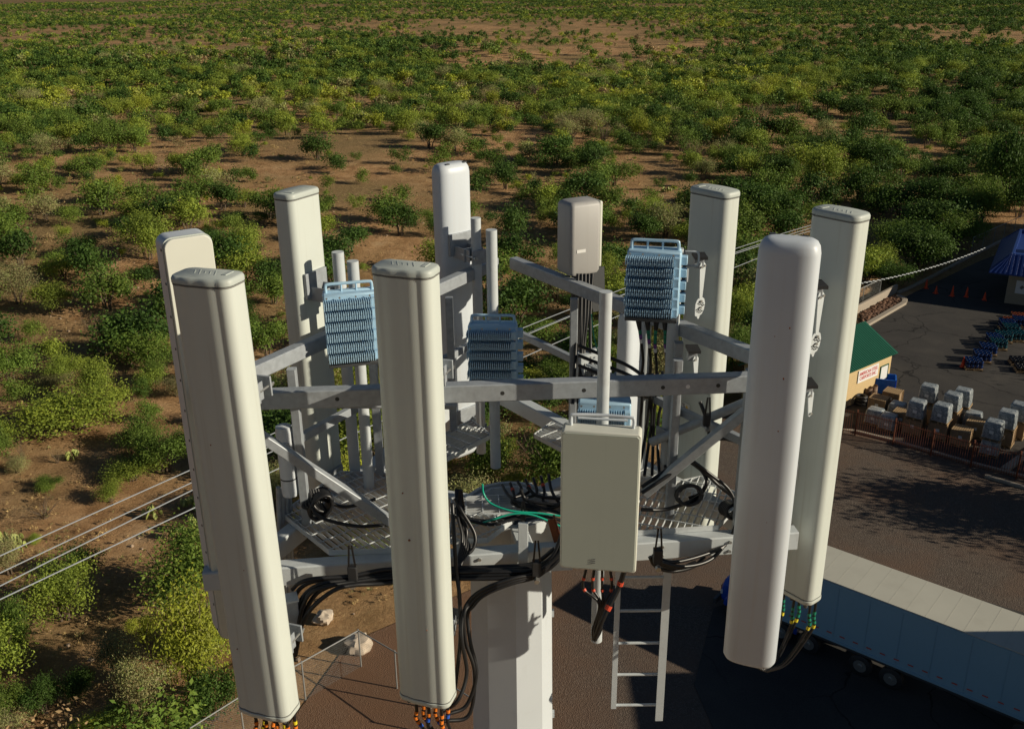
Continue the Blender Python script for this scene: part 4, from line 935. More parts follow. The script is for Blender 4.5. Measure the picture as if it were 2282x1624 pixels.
# blue roofed building
M['roofb'] = mat('blue_metal_roof', (.015, .045, .20), .45, metal=.2); M['stucco'] = mat('beige_stucco', (.34, .29, .21), .8, var=.08)
b0 = G(2237, 676); bld = thing('building', 'beige building with sloped blue metal roof edge at the right side', 'building', (b0.x, b0.y, GZ), rad(-30))
obj('wall', MB().box((9, 5, 1.7), (18, 10, 3.4)), 'stucco', bld, smooth=0)
rf = MB(); 
def fr(x0, y0, x1, y1, z): return [(x0, y0, z), (x1, y0, z), (x1, y1, z), (x0, y1, z)]
rf.loops([fr(-1.6, -1.7, 19.5, 11.5, 3.1), fr(-1.6, -1.7, 19.5, 11.5, 3.2), fr(-.1, -.1, 18.1, 10.1, 4.7), fr(.1, .1, 17.9, 9.9, 4.7), fr(.1, .1, 17.9, 9.9, 4.35)])
rfo = obj('roof', rf, 'roofb', bld, smooth=0)
rs = MB()
for i in range(50):
    x = -1.5+i*.42; x2 = max(-.05, min(18.05, x)); rs.beam((x, -1.72, 3.23), (x2, -.13, 4.73), .03, .03)
for i in range(30):
    y = -1.6+i*.44; y2 = max(-.05, min(10.05, y)); rs.beam((-1.62, y, 3.23), (-.13, y2, 4.73), .03, .03)
obj('roof_ribs', rs, 'roofb', rfo, smooth=0)
for k, (x, y) in enumerate(((2.5, 3.), (6., 4.5))): obj('roof_unit', MB().box((x, y, 4.8), (1.3, 1.1, .9)), 'galvpaint', bld, bevel=.02)
for x in (1.2, 3.0, 4.8): obj('window', MB().box((x, -.03, 1.7), (1.0, .05, 1.2)), 'signw', bld); obj('window_mark', MB().box((x, -.06, 1.7), (.25, .02, .3), ry=.7), 'seam', bld)
# ------------------------------------------------------------------ truck with long box
M['truckblue'] = mat('glossy_blue_paint', (.008, .07, .42), .22, var=.08, spec=.7)
M['boxside'] = mat('sky_shaded_trailer_side', (.25, .43, .56), .45, var=.05, scale=.6, streak=.12); M['boxtop'] = mat('trailer_roof', (.48, .47, .40), .6, var=.12, scale=.5, dirt=.12)  # the white side's blue sky-lit shade is put into its base colour
M['glass'] = mat('dark_window_glass', (.01, .014, .02), .06, spec=.9); M['chrome'] = mat('chrome', (.6, .6, .6), .15, metal=1.)
f0, f1 = G(1777, 1399.5, 1.2), G(1924, 1461, 1.2); td = (f1-f0); td.z = 0; td.normalize(); trz = math.atan2(td.y, td.x)
tn = Vector((-td.y, td.x, 0))                           # away from the camera
nose = G(1590, 1352, .5)
# local frame: +x runs back along the vehicle, -y towards the camera; origin below the front bumper
o0 = Vector((f0.x, f0.y, 0)); s_n = (Vector((nose.x, nose.y, 0))-o0).dot(td)
org = o0+td*s_n
tr = thing('box_truck', 'blue truck cab pulling a long white box trailer parked behind the front right antenna', 'truck', (org.x, org.y, GZ+.075), trz)
BW = 2.55; X1 = -s_n-1.2; BL = 15.0
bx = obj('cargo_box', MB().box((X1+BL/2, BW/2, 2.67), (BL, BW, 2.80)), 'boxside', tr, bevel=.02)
obj('box_roof', MB().box((X1+BL/2, BW/2, 4.09), (BL+.04, BW+.03, .05)), 'boxtop', bx, bevel=.01)
ml = MB()
for i in range(26): ml.box((X1+.3+i*BL/26, -.022, 1.62), (.22, .006, .05))
o = obj('reflective_tape', ml, 'redt', bx)
sm_ = MB()
for i in range(20): sm_.box((X1+.4+i*BL/20.4, BW/2, 4.117), (.018, BW-.06, .004))
obj('roof_seams', sm_, mat('roof_seam_metal', (.44, .43, .37), .7, dirt=.3), bx)
obj('underside_skirt', MB().box((X1+BL/2, .05, 1.14), (BL-.2, .05, .14)), 'dark', bx)
rl = MB(); rl.box((X1+BL/2, -.01, 1.28), (BL+.02, .04, .12)); rl.box((X1+BL/2, -.01, 4.0), (BL+.02, .04, .10))
for i in range(12): rl.box((X1+.1+i*BL/11.2, -.008, 2.6), (.03, .02, 2.6))
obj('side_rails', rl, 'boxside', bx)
obj('chassis', MB().box((X1+BL/2-2, BW/2, 1.02), (BL+2, .9, .28)), 'dark', tr)
def cab(mb, secs):
    return mb.loops(secs)
cb = MB(); yw = BW/2
def sec(x, z0, z1, hw, r=.12):
    return [(x, yw-hw, z0), (x, yw-hw, z1-r), (x, yw-hw+r, z1), (x, yw+hw-r, z1), (x, yw+hw, z1-r), (x, yw+hw, z0)]
cb.loops([sec(.0, .65, 1.45, .62, .2), sec(.10, .6, 1.62, .72, .25), sec(.9, .55, 1.78, .84, .3), sec(1.7, .55, 1.85, .92, .3), sec(1.72, .55, 1.90, 1.04, .2), sec(2.15, .55, 2.75, .98, .15), sec(2.5, .55, 2.85, .98, .15), sec(3.9, .55, 2.85, 1.0, .15), sec(3.95, .55, 2.8, .98, .15)])
obj('cab_body', cb, 'truckblue', tr, smooth=40)
gl = MB(); gl.loops([[(1.735, yw-.88, 1.95), (1.735, yw+.88, 1.95), (2.13, yw+.82, 2.64), (2.13, yw-.82, 2.64)], [(1.715, yw-.88, 1.95), (1.715, yw+.88, 1.95), (2.11, yw+.82, 2.66), (2.11, yw-.82, 2.66)]])
obj('windscreen', gl, 'glass', tr, smooth=0)
obj('side_window', MB().box((2.9, yw-1.0, 2.25), (.85, .03, .6)), 'glass', tr)
obj('fender', MB().tube([(1.05+.62*math.cos(a), yw-.86, .55+.60*math.sin(a)) for a in [math.pi*k/10 for k in range(11)]], .17, 8).tube([(1.05+.62*math.cos(a), yw+.86, .55+.60*math.sin(a)) for a in [math.pi*k/10 for k in range(11)]], .17, 8), 'truckblue', tr, smooth=60)
obj('bumper', MB().box((-.12, yw, .55), (.16, 2.1, .30)), 'dark', tr, bevel=.03)
obj('grille', MB().box((-.01, yw, 1.08), (.05, .85, .55)), 'chrome', tr, bevel=.02)
for s_ in (-1, 1):
    obj('headlight', MB().box((.06, yw+s_*.66, 1.0), (.10, .22, .20)), 'label', tr, bevel=.02)
    obj('mirror', MB().box((1.9, yw+s_*1.22, 2.2), (.06, .18, .42)).cyl((1.9, yw+s_*.98, 2.0), (1.9, yw+s_*1.2, 2.1), .015, 6), 'dark', tr)
def wheel(x, y, r_=.50, w=.28):
    wl = obj('wheel', MB().tube([(x, y-w/2, r_), (x, y-w/2+.03, r_), (x, y+w/2-.03, r_), (x, y+w/2, r_)], [r_*.9, r_, r_, r_*.9], 24), 'rubber', tr)
    obj('rim', MB().tube([(x, y-w/2-.012, r_), (x, y+w/2+.012, r_)], r_*.56, 18).tube([(x, y-w/2-.06, r_), (x, y-w/2, r_)], r_*.2, 10), 'bolt', wl)
wq = onz(1915, 1487, GZ+.5); wx = (Vector((wq.x, wq.y, 0))-org).dot(td)
for x in (1.05, 3.3, 4.6, wx, wx+1.3, wx+6.5):
    for y in (.20, BW-.20): wheel(x, y)
# ------------------------------------------------------------------ utility poles and wires
M['polewood'] = mat('weathered_pole_wood', (.13, .085, .055), .9, var=.3, scale=3)
up = G(1862, 700); UZ = at(1866, 500, 78).z; up = Vector((at(1866, 500, 78).x, 78, GZ)); UT = UZ-GZ
U = thing('utility_pole', 'wooden utility pole hidden behind the far right antenna carrying four wires', 'utility pole', (up.x, up.y, GZ))
obj('pole_shaft', MB().tube([(0, 0, -1), (0, 0, UT+.3)], [.17, .12], 12), 'polewood', U)
UH = UZ
obj('crossarm', MB().box((0, 0, UT), (2.2, .12, .12), rz=rad(-45)), 'polewood', U)
for k in range(4):
    s_ = (-.95, -.4, .4, .95)[k]; obj('insulator', MB().lathe([(.05, 0), (.07, .06), (.04, .12), (.06, .16), (.02, .2)], 10, (s_*.707, -s_*.707, UT+.06)), 'doorw', U)
# fit each wire through the three places it is seen
for k, (ly, my) in enumerate(((1238, 1047), (1276, 1075), (1305, 1091), (1335, 1131))):
    s_ = (.95, .4, -.4, -.95)[k]
    e = Vector((up.x-s_*.707, up.y+s_*.707, UH+.15))
    a = onz(0, ly, 11.0+GZ); mz = 10.0+GZ
    mp_ = ray(424+3*k, my)
    # intersection of the sight line with the vertical plane through a and e
    d = Vector((e.x-a.x, e.y-a.y)); nrm = Vector((-d.y, d.x)); tt = (nrm.x*a.x+nrm.y*a.y)/(nrm.x*mp_[0]+nrm.y*mp_[1])
    mpt = Vector((mp_[0]*tt, mp_[1]*tt, CAMH+mp_[2]*tt)); sm_ = (Vector((mpt.x, mpt.y))-Vector((a.x, a.y))).length/d.length
    # quadratic in s through (0,a.z),(sm,mpt.z),(1,e.z)
    c0 = a.z; A_ = ((mpt.z-c0)-(e.z-c0)*sm_)/(sm_*sm_-sm_); B_ = (e.z-c0)-A_
    pts = []
    for i in range(-6, 41):
        s2 = i/40; pts.append((a.x+(e.x-a.x)*s2, a.y+(e.y-a.y)*s2, c0+A_*s2*s2+B_*s2))
    obj('power_line', MB().tube(pts, .022, 6), 'galv', label='%s of the four power lines crossing the desert at lower left' % ('topmost', 'second from the top', 'third from the top', 'lowest')[k], cat='power line', group='power lines crossing the desert')
# twisted service drop
q0, q1 = at(1900, 634, 66), at(2195, 553, 83); pts = []
for i in range(400):
    s2 = i/399; p = q0.lerp(q1, s2); p.z -= .75*4*s2*(1-s2)*.55; pts.append(p)
for ph, m_ in ((0, 'black'), (math.pi, 'galvpaint')):
    obj('service_cable', MB().tube([p+Vector((0, .035*math.cos(i*.55+ph), .035*math.sin(i*.55+ph))) for i, p in enumerate(pts)], .03, 6), m_, label='%s strand of the twisted cable swooping to the blue roofed building' % ('dark' if ph == 0 else 'pale'), cat='cable', group='twisted service cable')
# unseen buildings added at the right to cast shade over the yard
nb = thing('shade_building', 'unseen tan building added to shade the ground by the parked truck', 'shade_building', (24.5, 2, GZ), 0)
obj('wall', MB().box((9, 13, 4), (18, 26, 8)), 'stucco', nb); obj('roof', MB().box((9, 13, 8.1), (18.6, 26.6, .2)), 'roofg', nb)
nb = thing('shade_building', 'unseen tall beige building added to shade the yard by the blue roof', 'shade_building', (70, 78, GZ), 0)
obj('wall', MB().box((9, 14, 6), (18, 28, 12)), 'stucco', nb); obj('roof', MB().box((9, 14, 12.1), (18.6, 28.6, .2)), 'roofb', nb)
for T_, zl, xl in ((ANT_G, .98, .05), (F, .86, .06)):
    lb = obj('rating_label', MB().box((xl, .0835, zl), (.07, .002, .10)), 'label', T_)
    obj('label_print', MB().poly([(-.018, -.014), (.018, -.014), (0, .018)], .002, Matrix.Translation((xl-.012, .085, zl+.02))), 'warn' if T_ is ANT_G else 'inkblue', lb)
    ip = MB()
    for i in range(9): ip.box((xl+.018-.004*(i % 3), .085, zl+.04-i*.0095), (.022, .001, .0035))
    obj('label_print', ip, 'ink', lb)
# unseen tall trees added past the picket fence to streak the gravel with shade
SHADE = [(37, 44, 7.5), (41.5, 41, 6.5), (45, 38.5, 8), (39, 50, 6), (50, 47, 8.5), (56, 52, 8), (60, 62, 9), (63, 70, 9)]
#GROUND_END

# ================================================================== VEGETATION
mt, t, b, N, L = nodes('foliage')
at_h = N("ShaderNodeAttribute"); at_h.attribute_name = 'hue'; at_t = N("ShaderNodeAttribute"); at_t.attribute_name = 'tint'
oi = N("ShaderNodeObjectInfo")
hu = ramp(N, L, at_h.outputs['Fac'], [(0, (.042, .088, .016)), (.2, (.098, .160, .026)), (.4, (.200, .260, .040)), (.6, (.32, .35, .032)), (.78, (.27, .29, .12)), (.88, (.22, .14, .08)), (1, (.52, .38, .17))])
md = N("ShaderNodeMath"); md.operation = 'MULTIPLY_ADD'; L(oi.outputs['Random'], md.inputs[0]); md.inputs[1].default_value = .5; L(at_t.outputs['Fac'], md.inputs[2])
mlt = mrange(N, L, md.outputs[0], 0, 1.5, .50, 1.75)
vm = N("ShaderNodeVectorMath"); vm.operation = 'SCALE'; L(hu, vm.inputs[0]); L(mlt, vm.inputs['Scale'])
L(vm.outputs[0], b.inputs['Base Color']); b.inputs['Roughness'].default_value = .65; b.inputs['Specular IOR Level'].default_value = .25
tr_ = N("ShaderNodeBsdfTranslucent"); L(vm.outputs[0], tr_.inputs[0]); mxs = N("ShaderNodeMixShader"); mxs.inputs[0].default_value = .30
L(b.outputs[0], mxs.inputs[1]); L(tr_.outputs[0], mxs.inputs[2]); L(mxs.outputs[0], t.nodes['Material Output'].inputs[0]); M['leaf'] = mt
M['bark'] = mat('grey_brown_bark', (.13, .095, .065), .9, var=.3, scale=5)
def crown_np(seed, W, H, n, size, hue, lobes=9, low=.12, aspect=.55, hv=.05):
    r = np.random.default_rng(seed)
    k = lobes; lc = r.normal(size=(k, 3)); lc /= np.linalg.norm(lc, axis=1)[:, None]; lc *= (r.random((k, 1))**.4)*np.array([W*.34, W*.34, H*.26]); lc[:, 2] += H*.58
    lr = (r.random(k)*.45+.55)*min(W, H*1.3)*.30
    li = r.integers(0, k, n); d = r.normal(size=(n, 3)); d /= np.linalg.norm(d, axis=1)[:, None]
    rr = (r.random(n)**.45)
    c = lc[li]+d*(rr*lr[li]*(1+.25*r.normal(size=n)))[:, None]*np.array([1.1, 1.1, .85])
    c[:, 2] = np.where(c[:, 2] < H*low, H*low+r.random(n)*H*.2, c[:, 2])
    nm = d*.8+r.normal(size=(n, 3))*.7+np.array([0, 0, .3]); nm /= np.linalg.norm(nm, axis=1)[:, None]
    a = np.cross(nm, r.normal(size=(n, 3))); a /= np.linalg.norm(a, axis=1)[:, None]; bb_ = np.cross(nm, a)
    s_ = size*(.6+.8*r.random(n)); u = a*s_[:, None]*.5; v = bb_*(s_*aspect)[:, None]*.5
    V = np.stack([c-u*.9-v*.4, c+u*.1-v, c+u, c-u*.1+v], 1).reshape(-1, 3)
    hueA = np.clip(hue+hv*r.normal(size=n)*.6+ (r.random(k)-.5)[li]*hv*2, 0, 1)
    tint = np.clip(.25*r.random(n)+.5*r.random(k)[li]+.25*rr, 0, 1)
    return V, hueA, tint
def np_mesh(name, V, hue, tint):
    me = bpy.data.meshes.new(name); nv = len(V); nf = nv//4
    me.vertices.add(nv); me.vertices.foreach_set('co', np.ascontiguousarray(V, dtype=np.float32).ravel())
    me.loops.add(nv); me.loops.foreach_set('vertex_index', np.arange(nv, dtype=np.int32))
    me.polygons.add(nf); me.polygons.foreach_set('loop_start', np.arange(0, nv, 4, dtype=np.int32)); me.polygons.foreach_set('loop_total', np.full(nf, 4, dtype=np.int32))
    for nm, arr in (('hue', hue), ('tint', tint)):
        a = me.attributes.new(nm, 'FLOAT', 'FACE'); a.data.foreach_set('value', arr.astype(np.float32))
    me.update(); return me
def limbs(seed, W, H, k=6, thick=.09):
    r = random.Random(seed); mb = MB()
    for i in range(k):
        a = 2*math.pi*i/k+r.random(); R = W*.32*(.5+.5*r.random()); h = H*(.55+.3*r.random())
        p = [(0.05*math.cos(a), .05*math.sin(a), -.2), (R*.25*math.cos(a), R*.25*math.sin(a), h*.3), (R*.6*math.cos(a+.3), R*.6*math.sin(a+.3), h*.65), (R*math.cos(a+.1), R*math.sin(a+.1), h)]
        mb.tube(p, [thick, thick*.7, thick*.45, thick*.2], 5)
    return mb
# species: hue, W/H ratio, leaf size, aspect, name, category
SPEC = {'dense': (.06, 1.35, .17, .55), 'mesq': (.24, 1.5, .16, .45), 'light': (.42, 1.5, .17, .42), 'palo': (.60, 1.15, .15, .35), 'grey': (.80, 1.3, .15, .35), 'dry': (.88, 1.5, .16, .2)}
NAMES = {'dense': ('mesquite_tree', 'dense dark green'), 'mesq': ('mesquite_tree', 'mid green'), 'light': ('desert_shrub', 'light green'), 'palo': ('palo_verde_tree', 'yellow green'), 'grey': ('desert_shrub', 'grey green feathery'), 'dry': ('dry_shrub', 'leafless brown')}
PR = {}
for k, (sp_, (hue, ra, ls_, asp)) in enumerate(SPEC.items()):
    for v_ in range(4):
        W_, H_ = ra, 1.0                              # unit height; scaled per plant
        for lod, (n_, sz) in enumerate(((9000, .040), (3000, .060))):
            V, hA, tA = crown_np(100*k+v_, W_, H_, n_ if sp_ != 'dry' else n_//4, sz*(1 if sp_ in ('dense', 'mesq', 'light') else .9), hue, lobes=8+2*v_, aspect=asp*1.15)
            me = np_mesh('crown', V, hA, tA); me.materials.append(M['leaf']); PR[(sp_, v_, lod)] = me
        tm = limbs(k*10+v_, W_, H_, 6 if sp_ != 'dry' else 14, .022 if sp_ != 'dry' else .016).mesh('trunk'); tm.materials.append(M['bark']); PR[(sp_, v_, 't')] = tm
def plant(sp_, x, y, H, W, label, cat=None, group=None, lod=0, rz=None, v_=None):
    v_ = random.randrange(4) if v_ is None else v_
    nm = NAMES[sp_][0]; e = bpy.data.objects.new(nm, None); COL.objects.link(e); e.location = (x, y, hgt(x, y)-.05)
    e.rotation_euler.z = random.random()*6.28 if rz is None else rz
    sx = W/SPEC[sp_][1]; e.scale = (sx, sx*(.9+.2*random.random()), H)
    e['label'] = label; e['category'] = cat or ('tree' if 'tree' in nm else 'shrub')
    if group: e['group'] = group
    for n_, key in (('crown', lod), ('trunk', 't')):
        o = bpy.data.objects.new(n_, PR[(sp_, v_, key)]); COL.objects.link(o); o.parent = e
    return e
placed = []
for i, (x, y, h_) in enumerate(SHADE):
    e = plant('dense', x, y, h_, h_*1.0, 'unseen leafy tree added right of the yard to shade the gravel', group='added shade trees right of the yard'); e.location.z = GZ
# hand-placed, from the photograph: base px, base py, width px, height px, species, label
HP = [(160, 905, 300, 120, 'light', 'wide light green mesquite mound at the left edge above the dry slope'),
 (285, 1018, 175, 70, 'light', 'bright green shrub on the dry slope left of the riveted antenna'), (238, 1070, 85, 55, 'light', 'small green shrub just below the bright shrub on the dry slope'),
 (100, 1045, 80, 38, 'mesq', 'low green shrub on the dry slope near the left edge'), (30, 1010, 70, 45, 'grey', 'grey green shrub at the left edge of the dry slope'),
 (42, 978, 50, 48, 'dry', 'rusty brown dry shrub at the left edge of the slope'), (118, 985, 55, 40, 'dry', 'twiggy brown shrub right of the rusty one'),
 (70, 1175, 40, 28, 'light', 'tiny green shrub alone on the bare slope'), (15, 1250, 90, 95, 'grey', 'olive shrub behind the power lines at the left edge'),
 (90, 1110, 150, 60, 'dry', 'wide tangled dry brush on the bare slope'),
 (440, 1540, 210, 250, 'palo', 'tall yellow green palo verde left of the front left antenna foot'), (320, 1420, 80, 70, 'palo', 'small yellow green tree beside the tall palo verde'),
 (262, 1500, 130, 110, 'grey', 'grey green feathery shrub left of the palo verde'), (340, 1590, 140, 140, 'grey', 'larger grey green feathery shrub below the palo verde'), (480, 1600, 150, 120, 'dense', 'dark green tree at the foot of the palo verde'),
 (40, 1450, 110, 140, 'mesq', 'green tree at the left edge below the power lines'), (20, 1600, 110, 100, 'mesq', 'dark green shrub in the bottom left corner'), (100, 1580, 90, 90, 'dense', 'dark shrub near the bottom left corner'), (190, 1640, 140, 60, 'palo', 'olive yellow shrub at the bottom left edge'), (250, 1610, 110, 60, 'mesq', 'small dark shrub at the bottom of the picture'), (330, 1660, 160, 50, 'palo', 'yellow green shrub cut by the bottom edge'), (170, 1560, 100, 80, 'dense', 'dark shaded shrub above the bottom edge'), (420, 1650, 130, 60, 'dense', 'shaded green shrub at bottom left of the wire fence'),
 (265, 735, 130, 75, 'grey', 'pale rounded shrub in the left thicket'), (115, 655, 115, 75, 'light', 'bright green round tree in the left thicket'), (200, 700, 80, 60, 'dry', 'bare branched dead shrub in the left thicket'), (190, 590, 55, 30, 'dry', 'reddish brown dry shrub in the left thicket'),
 (35, 640, 110, 90, 'grey', 'olive feathery tree at the left edge'), (140, 795, 130, 60, 'light', 'green shrub above the wide mesquite mound'), (115, 815, 90, 40, 'grey', 'pale low shrub above the wide mesquite mound'), (340, 800, 90, 60, 'mesq', 'green tree beside the riveted antenna'),
 (390, 830, 90, 55, 'grey', 'pale tree just left of the riveted antenna'), (400, 690, 100, 90, 'mesq', 'green tree directly left of the riveted antenna top'), (330, 560, 150, 110, 'light', 'light green tree left of the antenna tops'), (430, 590, 130, 80, 'mesq', 'green tree behind the front left antenna top'),
 (545, 560, 120, 90, 'light', 'light green tree at left of the front left antenna cap'),
 (1455, 500, 95, 80, 'light', 'pale green shrub in front of the red bank behind the tower'), (1508, 490, 55, 45, 'grey', 'small grey shrub on the red bank behind the tower'), (1655, 428, 60, 34, 'light', 'bright small shrub behind the cream antenna cap'),
 (1835, 420, 130, 110, 'light', 'large pale tree alone on the brown flat'), (1760, 400, 70, 50, 'mesq', 'small tree left of the large pale tree'), (1730, 455, 70, 30, 'mesq', 'low green shrub on the brown flat'),
 (1990, 560, 110, 75, 'mesq', 'round green tree behind the far right antenna'), (1955, 620, 110, 80, 'light', 'bright tree right of the far right antenna'), (2060, 620, 190, 110, 'dense', 'very dark wide tree by the chain link fence'), (2130, 560, 120, 90, 'mesq', 'green tree above the chain link fence'), (2010, 655, 120, 60, 'dense', 'dark tree just behind the low wall'), (2090, 480, 120, 90, 'dense', 'dark tree in the upper right thicket'), (2240, 470, 150, 170, 'dense', 'tall dark tree at the right edge above the fence'), (2180, 505, 120, 110, 'mesq', 'olive tree above the fence at right'),
 (1665, 850, 110, 130, 'mesq', 'bright green tree between the two right antennas'), (1655, 760, 110, 110, 'light', 'light green tree behind the blue radio and right antenna'), (1690, 800, 120, 120, 'dense', 'deep green tree hidden by the front right antenna'), (1470, 930, 150, 90, 'light', 'sunlit green tree behind the right rail and cables'), (1560, 905, 120, 80, 'mesq', 'green tree below the rail behind the right cables'), (1400, 880, 130, 90, 'mesq', 'green tree behind the white front pipe'),
 (1345, 610, 90, 80, 'light', 'green tree behind the taupe equipment box'), (1420, 620, 90, 60, 'grey', 'yellowish shrub behind the blue radio handle'),
 (700, 1160, 140, 60, 'palo', 'yellow green shrub seen through the left grating'), (800, 1200, 110, 60, 'palo', 'yellow shrub below the left grating'), (650, 1130, 60, 40, 'light', 'green shrub beside the conduits')]
M['leaf'].use_backface_culling = False
for x, y, wp, hp, sp_, lb in HP:
    p = G(x, min(y, 1700)); X_, Y_ = p.x, p.y; zc = proj(X_, Y_, GZ)[2]
    W_ = wp*zc/FPX; ang = math.atan2(CAMH-GZ, Y_); H_ = max(.5, (hp*zc/FPX-.35*W_*math.sin(ang))/math.cos(ang)*1.05)
    if Y_ < yb(X_)+W_*.2: Y_ = yb(X_)+W_*.2
    plant(sp_, X_, Y_, H_*1.1, W_*1.02, lb, lod=0); placed.append((X_, Y_, W_*.45))
# scattered vegetation
SPARSE = [(1150, 66, 430, 34, .30), (1450, 120, 250, 40, .55), (480, 420, 130, 50, .6), (1430, 430, 150, 90, .22), (1800, 520, 260, 95, .25), (1950, 425, 330, 45, .30), (1750, 300, 300, 40, .5), (230, 1120, 330, 160, .10), (420, 1190, 240, 130, .06), (120, 1230, 330, 120, .04), (60, 560, 150, 40, .5), (850, 900, 400, 200, .8), (950, 330, 260, 60, .8), (700, 220, 200, 30, .5), (620, 1300, 200, 120, .05), (1350, 560, 200, 60, .4), (380, 280, 120, 30, .6)]
def dens(px_, py_, x, y):
    d = 1.
    for cx, cy, rx, ry, m_ in SPARSE:
        q = ((px_-cx)/rx)**2+((py_-cy)/ry)**2
        if q < 1: d = min(d, m_+(1-m_)*max(0, (q-.6)/.4))
    n_ = mnoise.noise((x*.018, y*.009, 3.3))+.5*mnoise.noise((x*.05, y*.03, 8.))
    d *= min(1.5, max(.12, .74+1.7*n_))
    if px_ > 1500 and py_ < 400: d = d*1.25+.15
    if px_ < 600 and 130 < py_ < 960: d = max(d, .30)*1.2
    return d
cell = {}
def free(x, y, r_):
    s_ = 6.; ix, iy = int(x//s_), int(y//s_)
    for i in (-1, 0, 1):
        for j in (-1, 0, 1):
            for (a, b_, c_) in cell.get((ix+i, iy+j), ()):
                if (a-x)**2+(b_-y)**2 < (r_+c_)**2*.24: return False
    return True
def put(x, y, r_): cell.setdefault((int(x//6.), int(y//6.)), []).append((x, y, r_))
for x, y, r_ in placed: put(x, y, r_)
cand = []
def scatter(y0, y1, per, small=False):
    area = .5*(1.16*(y1*y1-y0*y0)); n_ = int(area/per)
    for _ in range(n_):
        y = math.sqrt(rng.random()*(y1*y1-y0*y0)+y0*y0); x = (rng.random()*2-1)*(.58*y+8)
        ed = yb(x)
        px_, py_, zc = proj(x, y, GZ)
        u = rng.random()
        if u > dens(px_, py_, x, y)*.78: continue
        H_ = (1.8+3.1*rng.random()**1.3) if not small else (.5+.9*rng.random())
        if y > 420 and not small: H_ *= .82
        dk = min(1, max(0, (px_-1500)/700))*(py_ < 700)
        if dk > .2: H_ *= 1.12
        if y < ed+H_*.6+.5: continue
        q = rng.random(); reg = mnoise.noise((x*.012, y*.012, 20.))
        if small: sp_ = 'dry' if q < .30 else 'grey' if q < .62 else 'light' if q < .85 else 'palo'
        else:
            q += reg*.5-dk*.30-.10*min(1, max(0, (y-250)/400))  # shade at right and far off put into colour by more dark plants
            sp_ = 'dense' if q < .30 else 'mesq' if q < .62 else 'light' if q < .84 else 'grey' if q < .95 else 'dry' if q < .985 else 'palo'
        if 230 < y < 300 and rng.random() < .25 and px_ < 1800: sp_ = 'palo'
        W_ = H_*SPEC[sp_][1]*(.85+.4*rng.random())
        if y < 420 and not free(x, y, W_*.42): continue
        if y < 420: put(x, y, W_*.42)
        cand.append((H_*max(W_, 1)/zc, x, y, H_, W_, sp_, px_, py_, small))
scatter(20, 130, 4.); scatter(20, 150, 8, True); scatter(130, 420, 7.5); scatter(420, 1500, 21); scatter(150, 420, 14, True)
cand.sort(key=lambda c: -c[0])
where = lambda px_, py_: ('left of the tower' if px_ < 560 else 'right of the tower' if px_ > 1900 else 'beyond the tower')
big = [c for c in cand if -60 < c[6] < 2340 and c[7] < 1700]
ind = set(); cnt = {}
for c in big:
    nm = NAMES[c[5]][0]
    if cnt.get(nm, 0) < (225 if nm in ('mesquite_tree', 'desert_shrub') else 28 if nm == 'palo_verde_tree' else 30):
        cnt[nm] = cnt.get(nm, 0)+1; ind.add(c[1:3])
        kind_ = ('tree' if 'tree' in nm else 'shrub')
        wh = where(c[6], c[7])
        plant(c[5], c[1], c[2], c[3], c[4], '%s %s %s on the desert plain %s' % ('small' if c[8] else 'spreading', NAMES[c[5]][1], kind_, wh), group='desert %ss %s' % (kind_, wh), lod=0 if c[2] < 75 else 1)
# all the rest as one mass, with less and less leaf detail
LODS = [(120, 2400, .065), (200, 1000, .092), (330, 460, .130), (560, 180, .185), (900, 80, .26), (1700, 36, .37)]
lib = {}
for k, (sp_, (hue, ra, ls_, asp)) in enumerate(SPEC.items()):
    for v_ in range(3):
        for li_, (mx_, n_, sz) in enumerate(LODS):
            lib[(sp_, v_, li_)] = crown_np(900+100*k+v_*7, ra, 1., n_ if sp_ != 'dry' else n_//3+2, sz*.9, hue, lobes=min(10, 4+n_//8), aspect=.62 if li_ > 1 else .5)
VV, HH, TT = [], [], []
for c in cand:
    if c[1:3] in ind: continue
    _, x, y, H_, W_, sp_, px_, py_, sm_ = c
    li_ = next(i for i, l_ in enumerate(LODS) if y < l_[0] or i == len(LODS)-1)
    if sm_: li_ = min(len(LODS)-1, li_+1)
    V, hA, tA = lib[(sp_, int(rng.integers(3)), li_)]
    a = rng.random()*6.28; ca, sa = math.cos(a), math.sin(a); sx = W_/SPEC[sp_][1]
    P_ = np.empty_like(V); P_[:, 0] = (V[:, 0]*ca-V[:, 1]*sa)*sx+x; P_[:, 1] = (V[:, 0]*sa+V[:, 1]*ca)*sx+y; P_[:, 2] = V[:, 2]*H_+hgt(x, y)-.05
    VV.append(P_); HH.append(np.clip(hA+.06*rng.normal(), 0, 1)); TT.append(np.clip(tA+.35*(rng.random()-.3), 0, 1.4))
# low ground tufts between the bushes
TL = [(55, 26, .13), (95, 12, .2), (180, 5, .34)]
for y0, y1, per in ((20, 55, .55), (55, 95, 1.5), (95, 190, 4.5)):
    area = .58*(y1*y1-y0*y0); n_ = int(area/per)
    for _ in range(n_):
        y = math.sqrt(rng.random()*(y1*y1-y0*y0)+y0*y0); x = (rng.random()*2-1)*(.58*y+6)
        if y < yb(x)+.3: continue
        nn_ = mnoise.noise((x*.12, y*.12, 2.)); 
        if rng.random() > .55+nn_: continue
        li_ = 0 if y < 55 else 1 if y < 95 else 2; _, k_, sz = TL[li_]
        V, hA, tA = crown_np(int(rng.integers(40)), .7, .35, k_, sz, .95 if rng.random() < .75 else .80, 3, aspect=.28)
        VV.append(V*(.5+.9*rng.random())+np.array([x, y, hgt(x, y)-.03])); HH.append(hA); TT.append(tA+.3*rng.random())
me = np_mesh('desert_scrub', np.concatenate(VV), np.concatenate(HH), np.concatenate(TT))
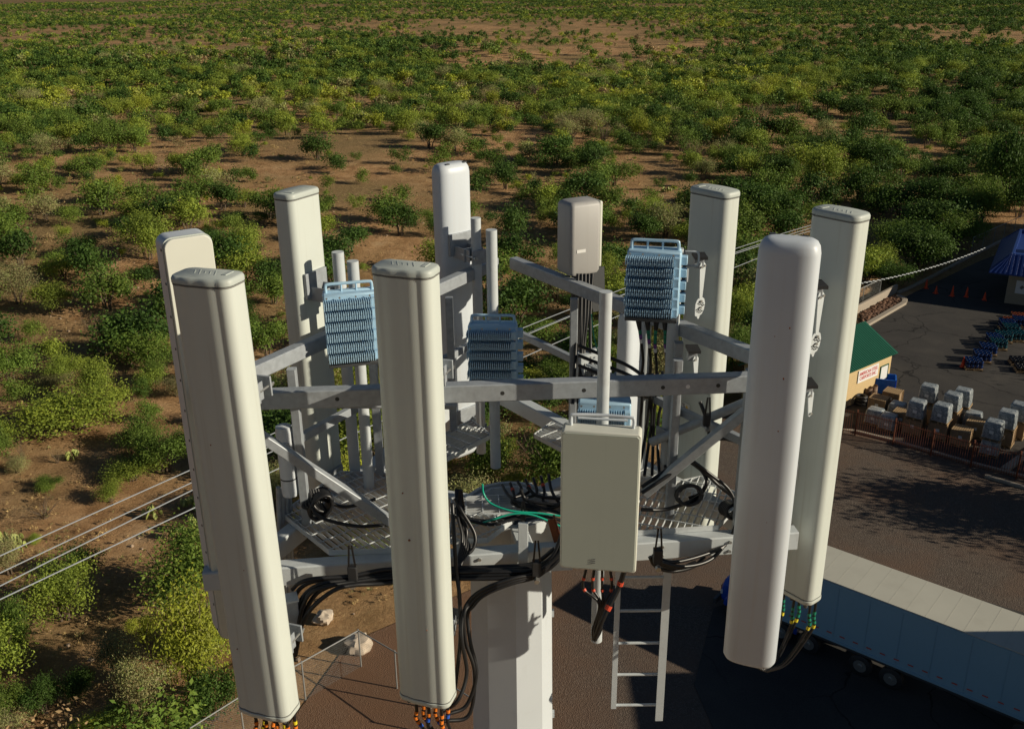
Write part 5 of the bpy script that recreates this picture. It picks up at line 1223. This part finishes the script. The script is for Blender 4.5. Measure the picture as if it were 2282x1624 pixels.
obj('desert_scrub', me, 'leaf', label='mass of small and distant green scrub covering the desert plain', cat='scrub', kind='stuff')
st_m = MB(); M['stones'] = mat('desert_stone', (.36, .27, .19), .9, var=.5, scale=1.5)
for _ in range(1500):
    y = math.sqrt(rng.random()*(130**2-24**2)+24**2); x = (rng.random()*2-1)*(.57*y+4)
    if y < yb(x)+.3: continue
    if mnoise.noise((x*.08, y*.08, 6.)) < -.05: continue
    blob(st_m, (x, y, hgt(x, y)+.02), .05+.16*rng.random()**2, .6, x, 5, 3, .3)
obj('scattered_stones', st_m, 'stones', label='small pale stones scattered over the bare desert soil', cat='stones', kind='stuff')
# prickly pears
M['pad'] = mat('cactus_pad', (.30, .34, .09), .6, var=.35, scale=2)
for i, (x, y, s_, lb) in enumerate(((427, 1083, 1.1, 'yellow green prickly pear crossed by the top power line'), (430, 1165, 1.6, 'tall prickly pear beside the riveted antenna below the lines'), (505, 1135, .8, 'small prickly pear right behind the riveted antenna'), (333, 1105, .7, 'tiny prickly pear left of the one under the top line'), (12, 1195, 1.5, 'prickly pear clump at the left edge'), (1705, 520, 1.1, 'prickly pear between the cream antennas'), (1640, 470, 1.2, 'prickly pear below the bright small shrub'), (1420, 450, 1.3, 'prickly pear on the bank behind the tower'), (1560, 455, 1., 'prickly pear left of the cream antenna cap'), (1840, 475, 1.6, 'wide prickly pear on the brown flat'), (1700, 470, 1.1, 'prickly pear on the brown flat above the wires'), (1360, 440, 1.2, 'prickly pear beside the taupe box'), (1485, 425, 1., 'prickly pear on top of the red bank'), (1500, 545, 1.2, 'prickly pear behind the blue radio'), (150, 975, .6, 'tiny yellow prickly pear on the dry slope'), (1800, 445, 1., 'prickly pear beside the large pale tree'), (1620, 555, 1., 'prickly pear right of the cream antenna'))):
    p = G(x, y); rr_ = random.Random(i); mb = MB()
    for j in range(int(22*s_)):
        a = rr_.random()*6.28; R = rr_.random()**.6*.75*s_; h = .18+rr_.random()*.75*s_*(1-R/(1.3*s_)); r_ = .13+.07*rr_.random(); b_ = rr_.random()*3.14
        ls = []
        ux, uy = math.cos(b_), math.sin(b_); tl = (rr_.random()-.5)*.9
        for q in range(5):
            ph = math.pi*q/4-math.pi/2; l = []
            for k in range(7):
                t_ = 2*math.pi*k/7; A_ = r_*math.cos(ph)*math.cos(t_); B_ = .035*math.cos(ph)*math.sin(t_); C_ = r_*1.25*math.sin(ph)
                l.append((R*math.cos(a)+A_*ux-(B_-C_*tl)*uy, R*math.sin(a)+A_*uy+(B_-C_*tl)*ux, h+C_+1e-4*q))
            ls.append(l)
        mb.loops(ls)
    t = thing('prickly_pear', lb, 'cactus', (p.x, p.y, hgt(p.x, p.y))); obj('pads', mb, 'pad', t, smooth=60)
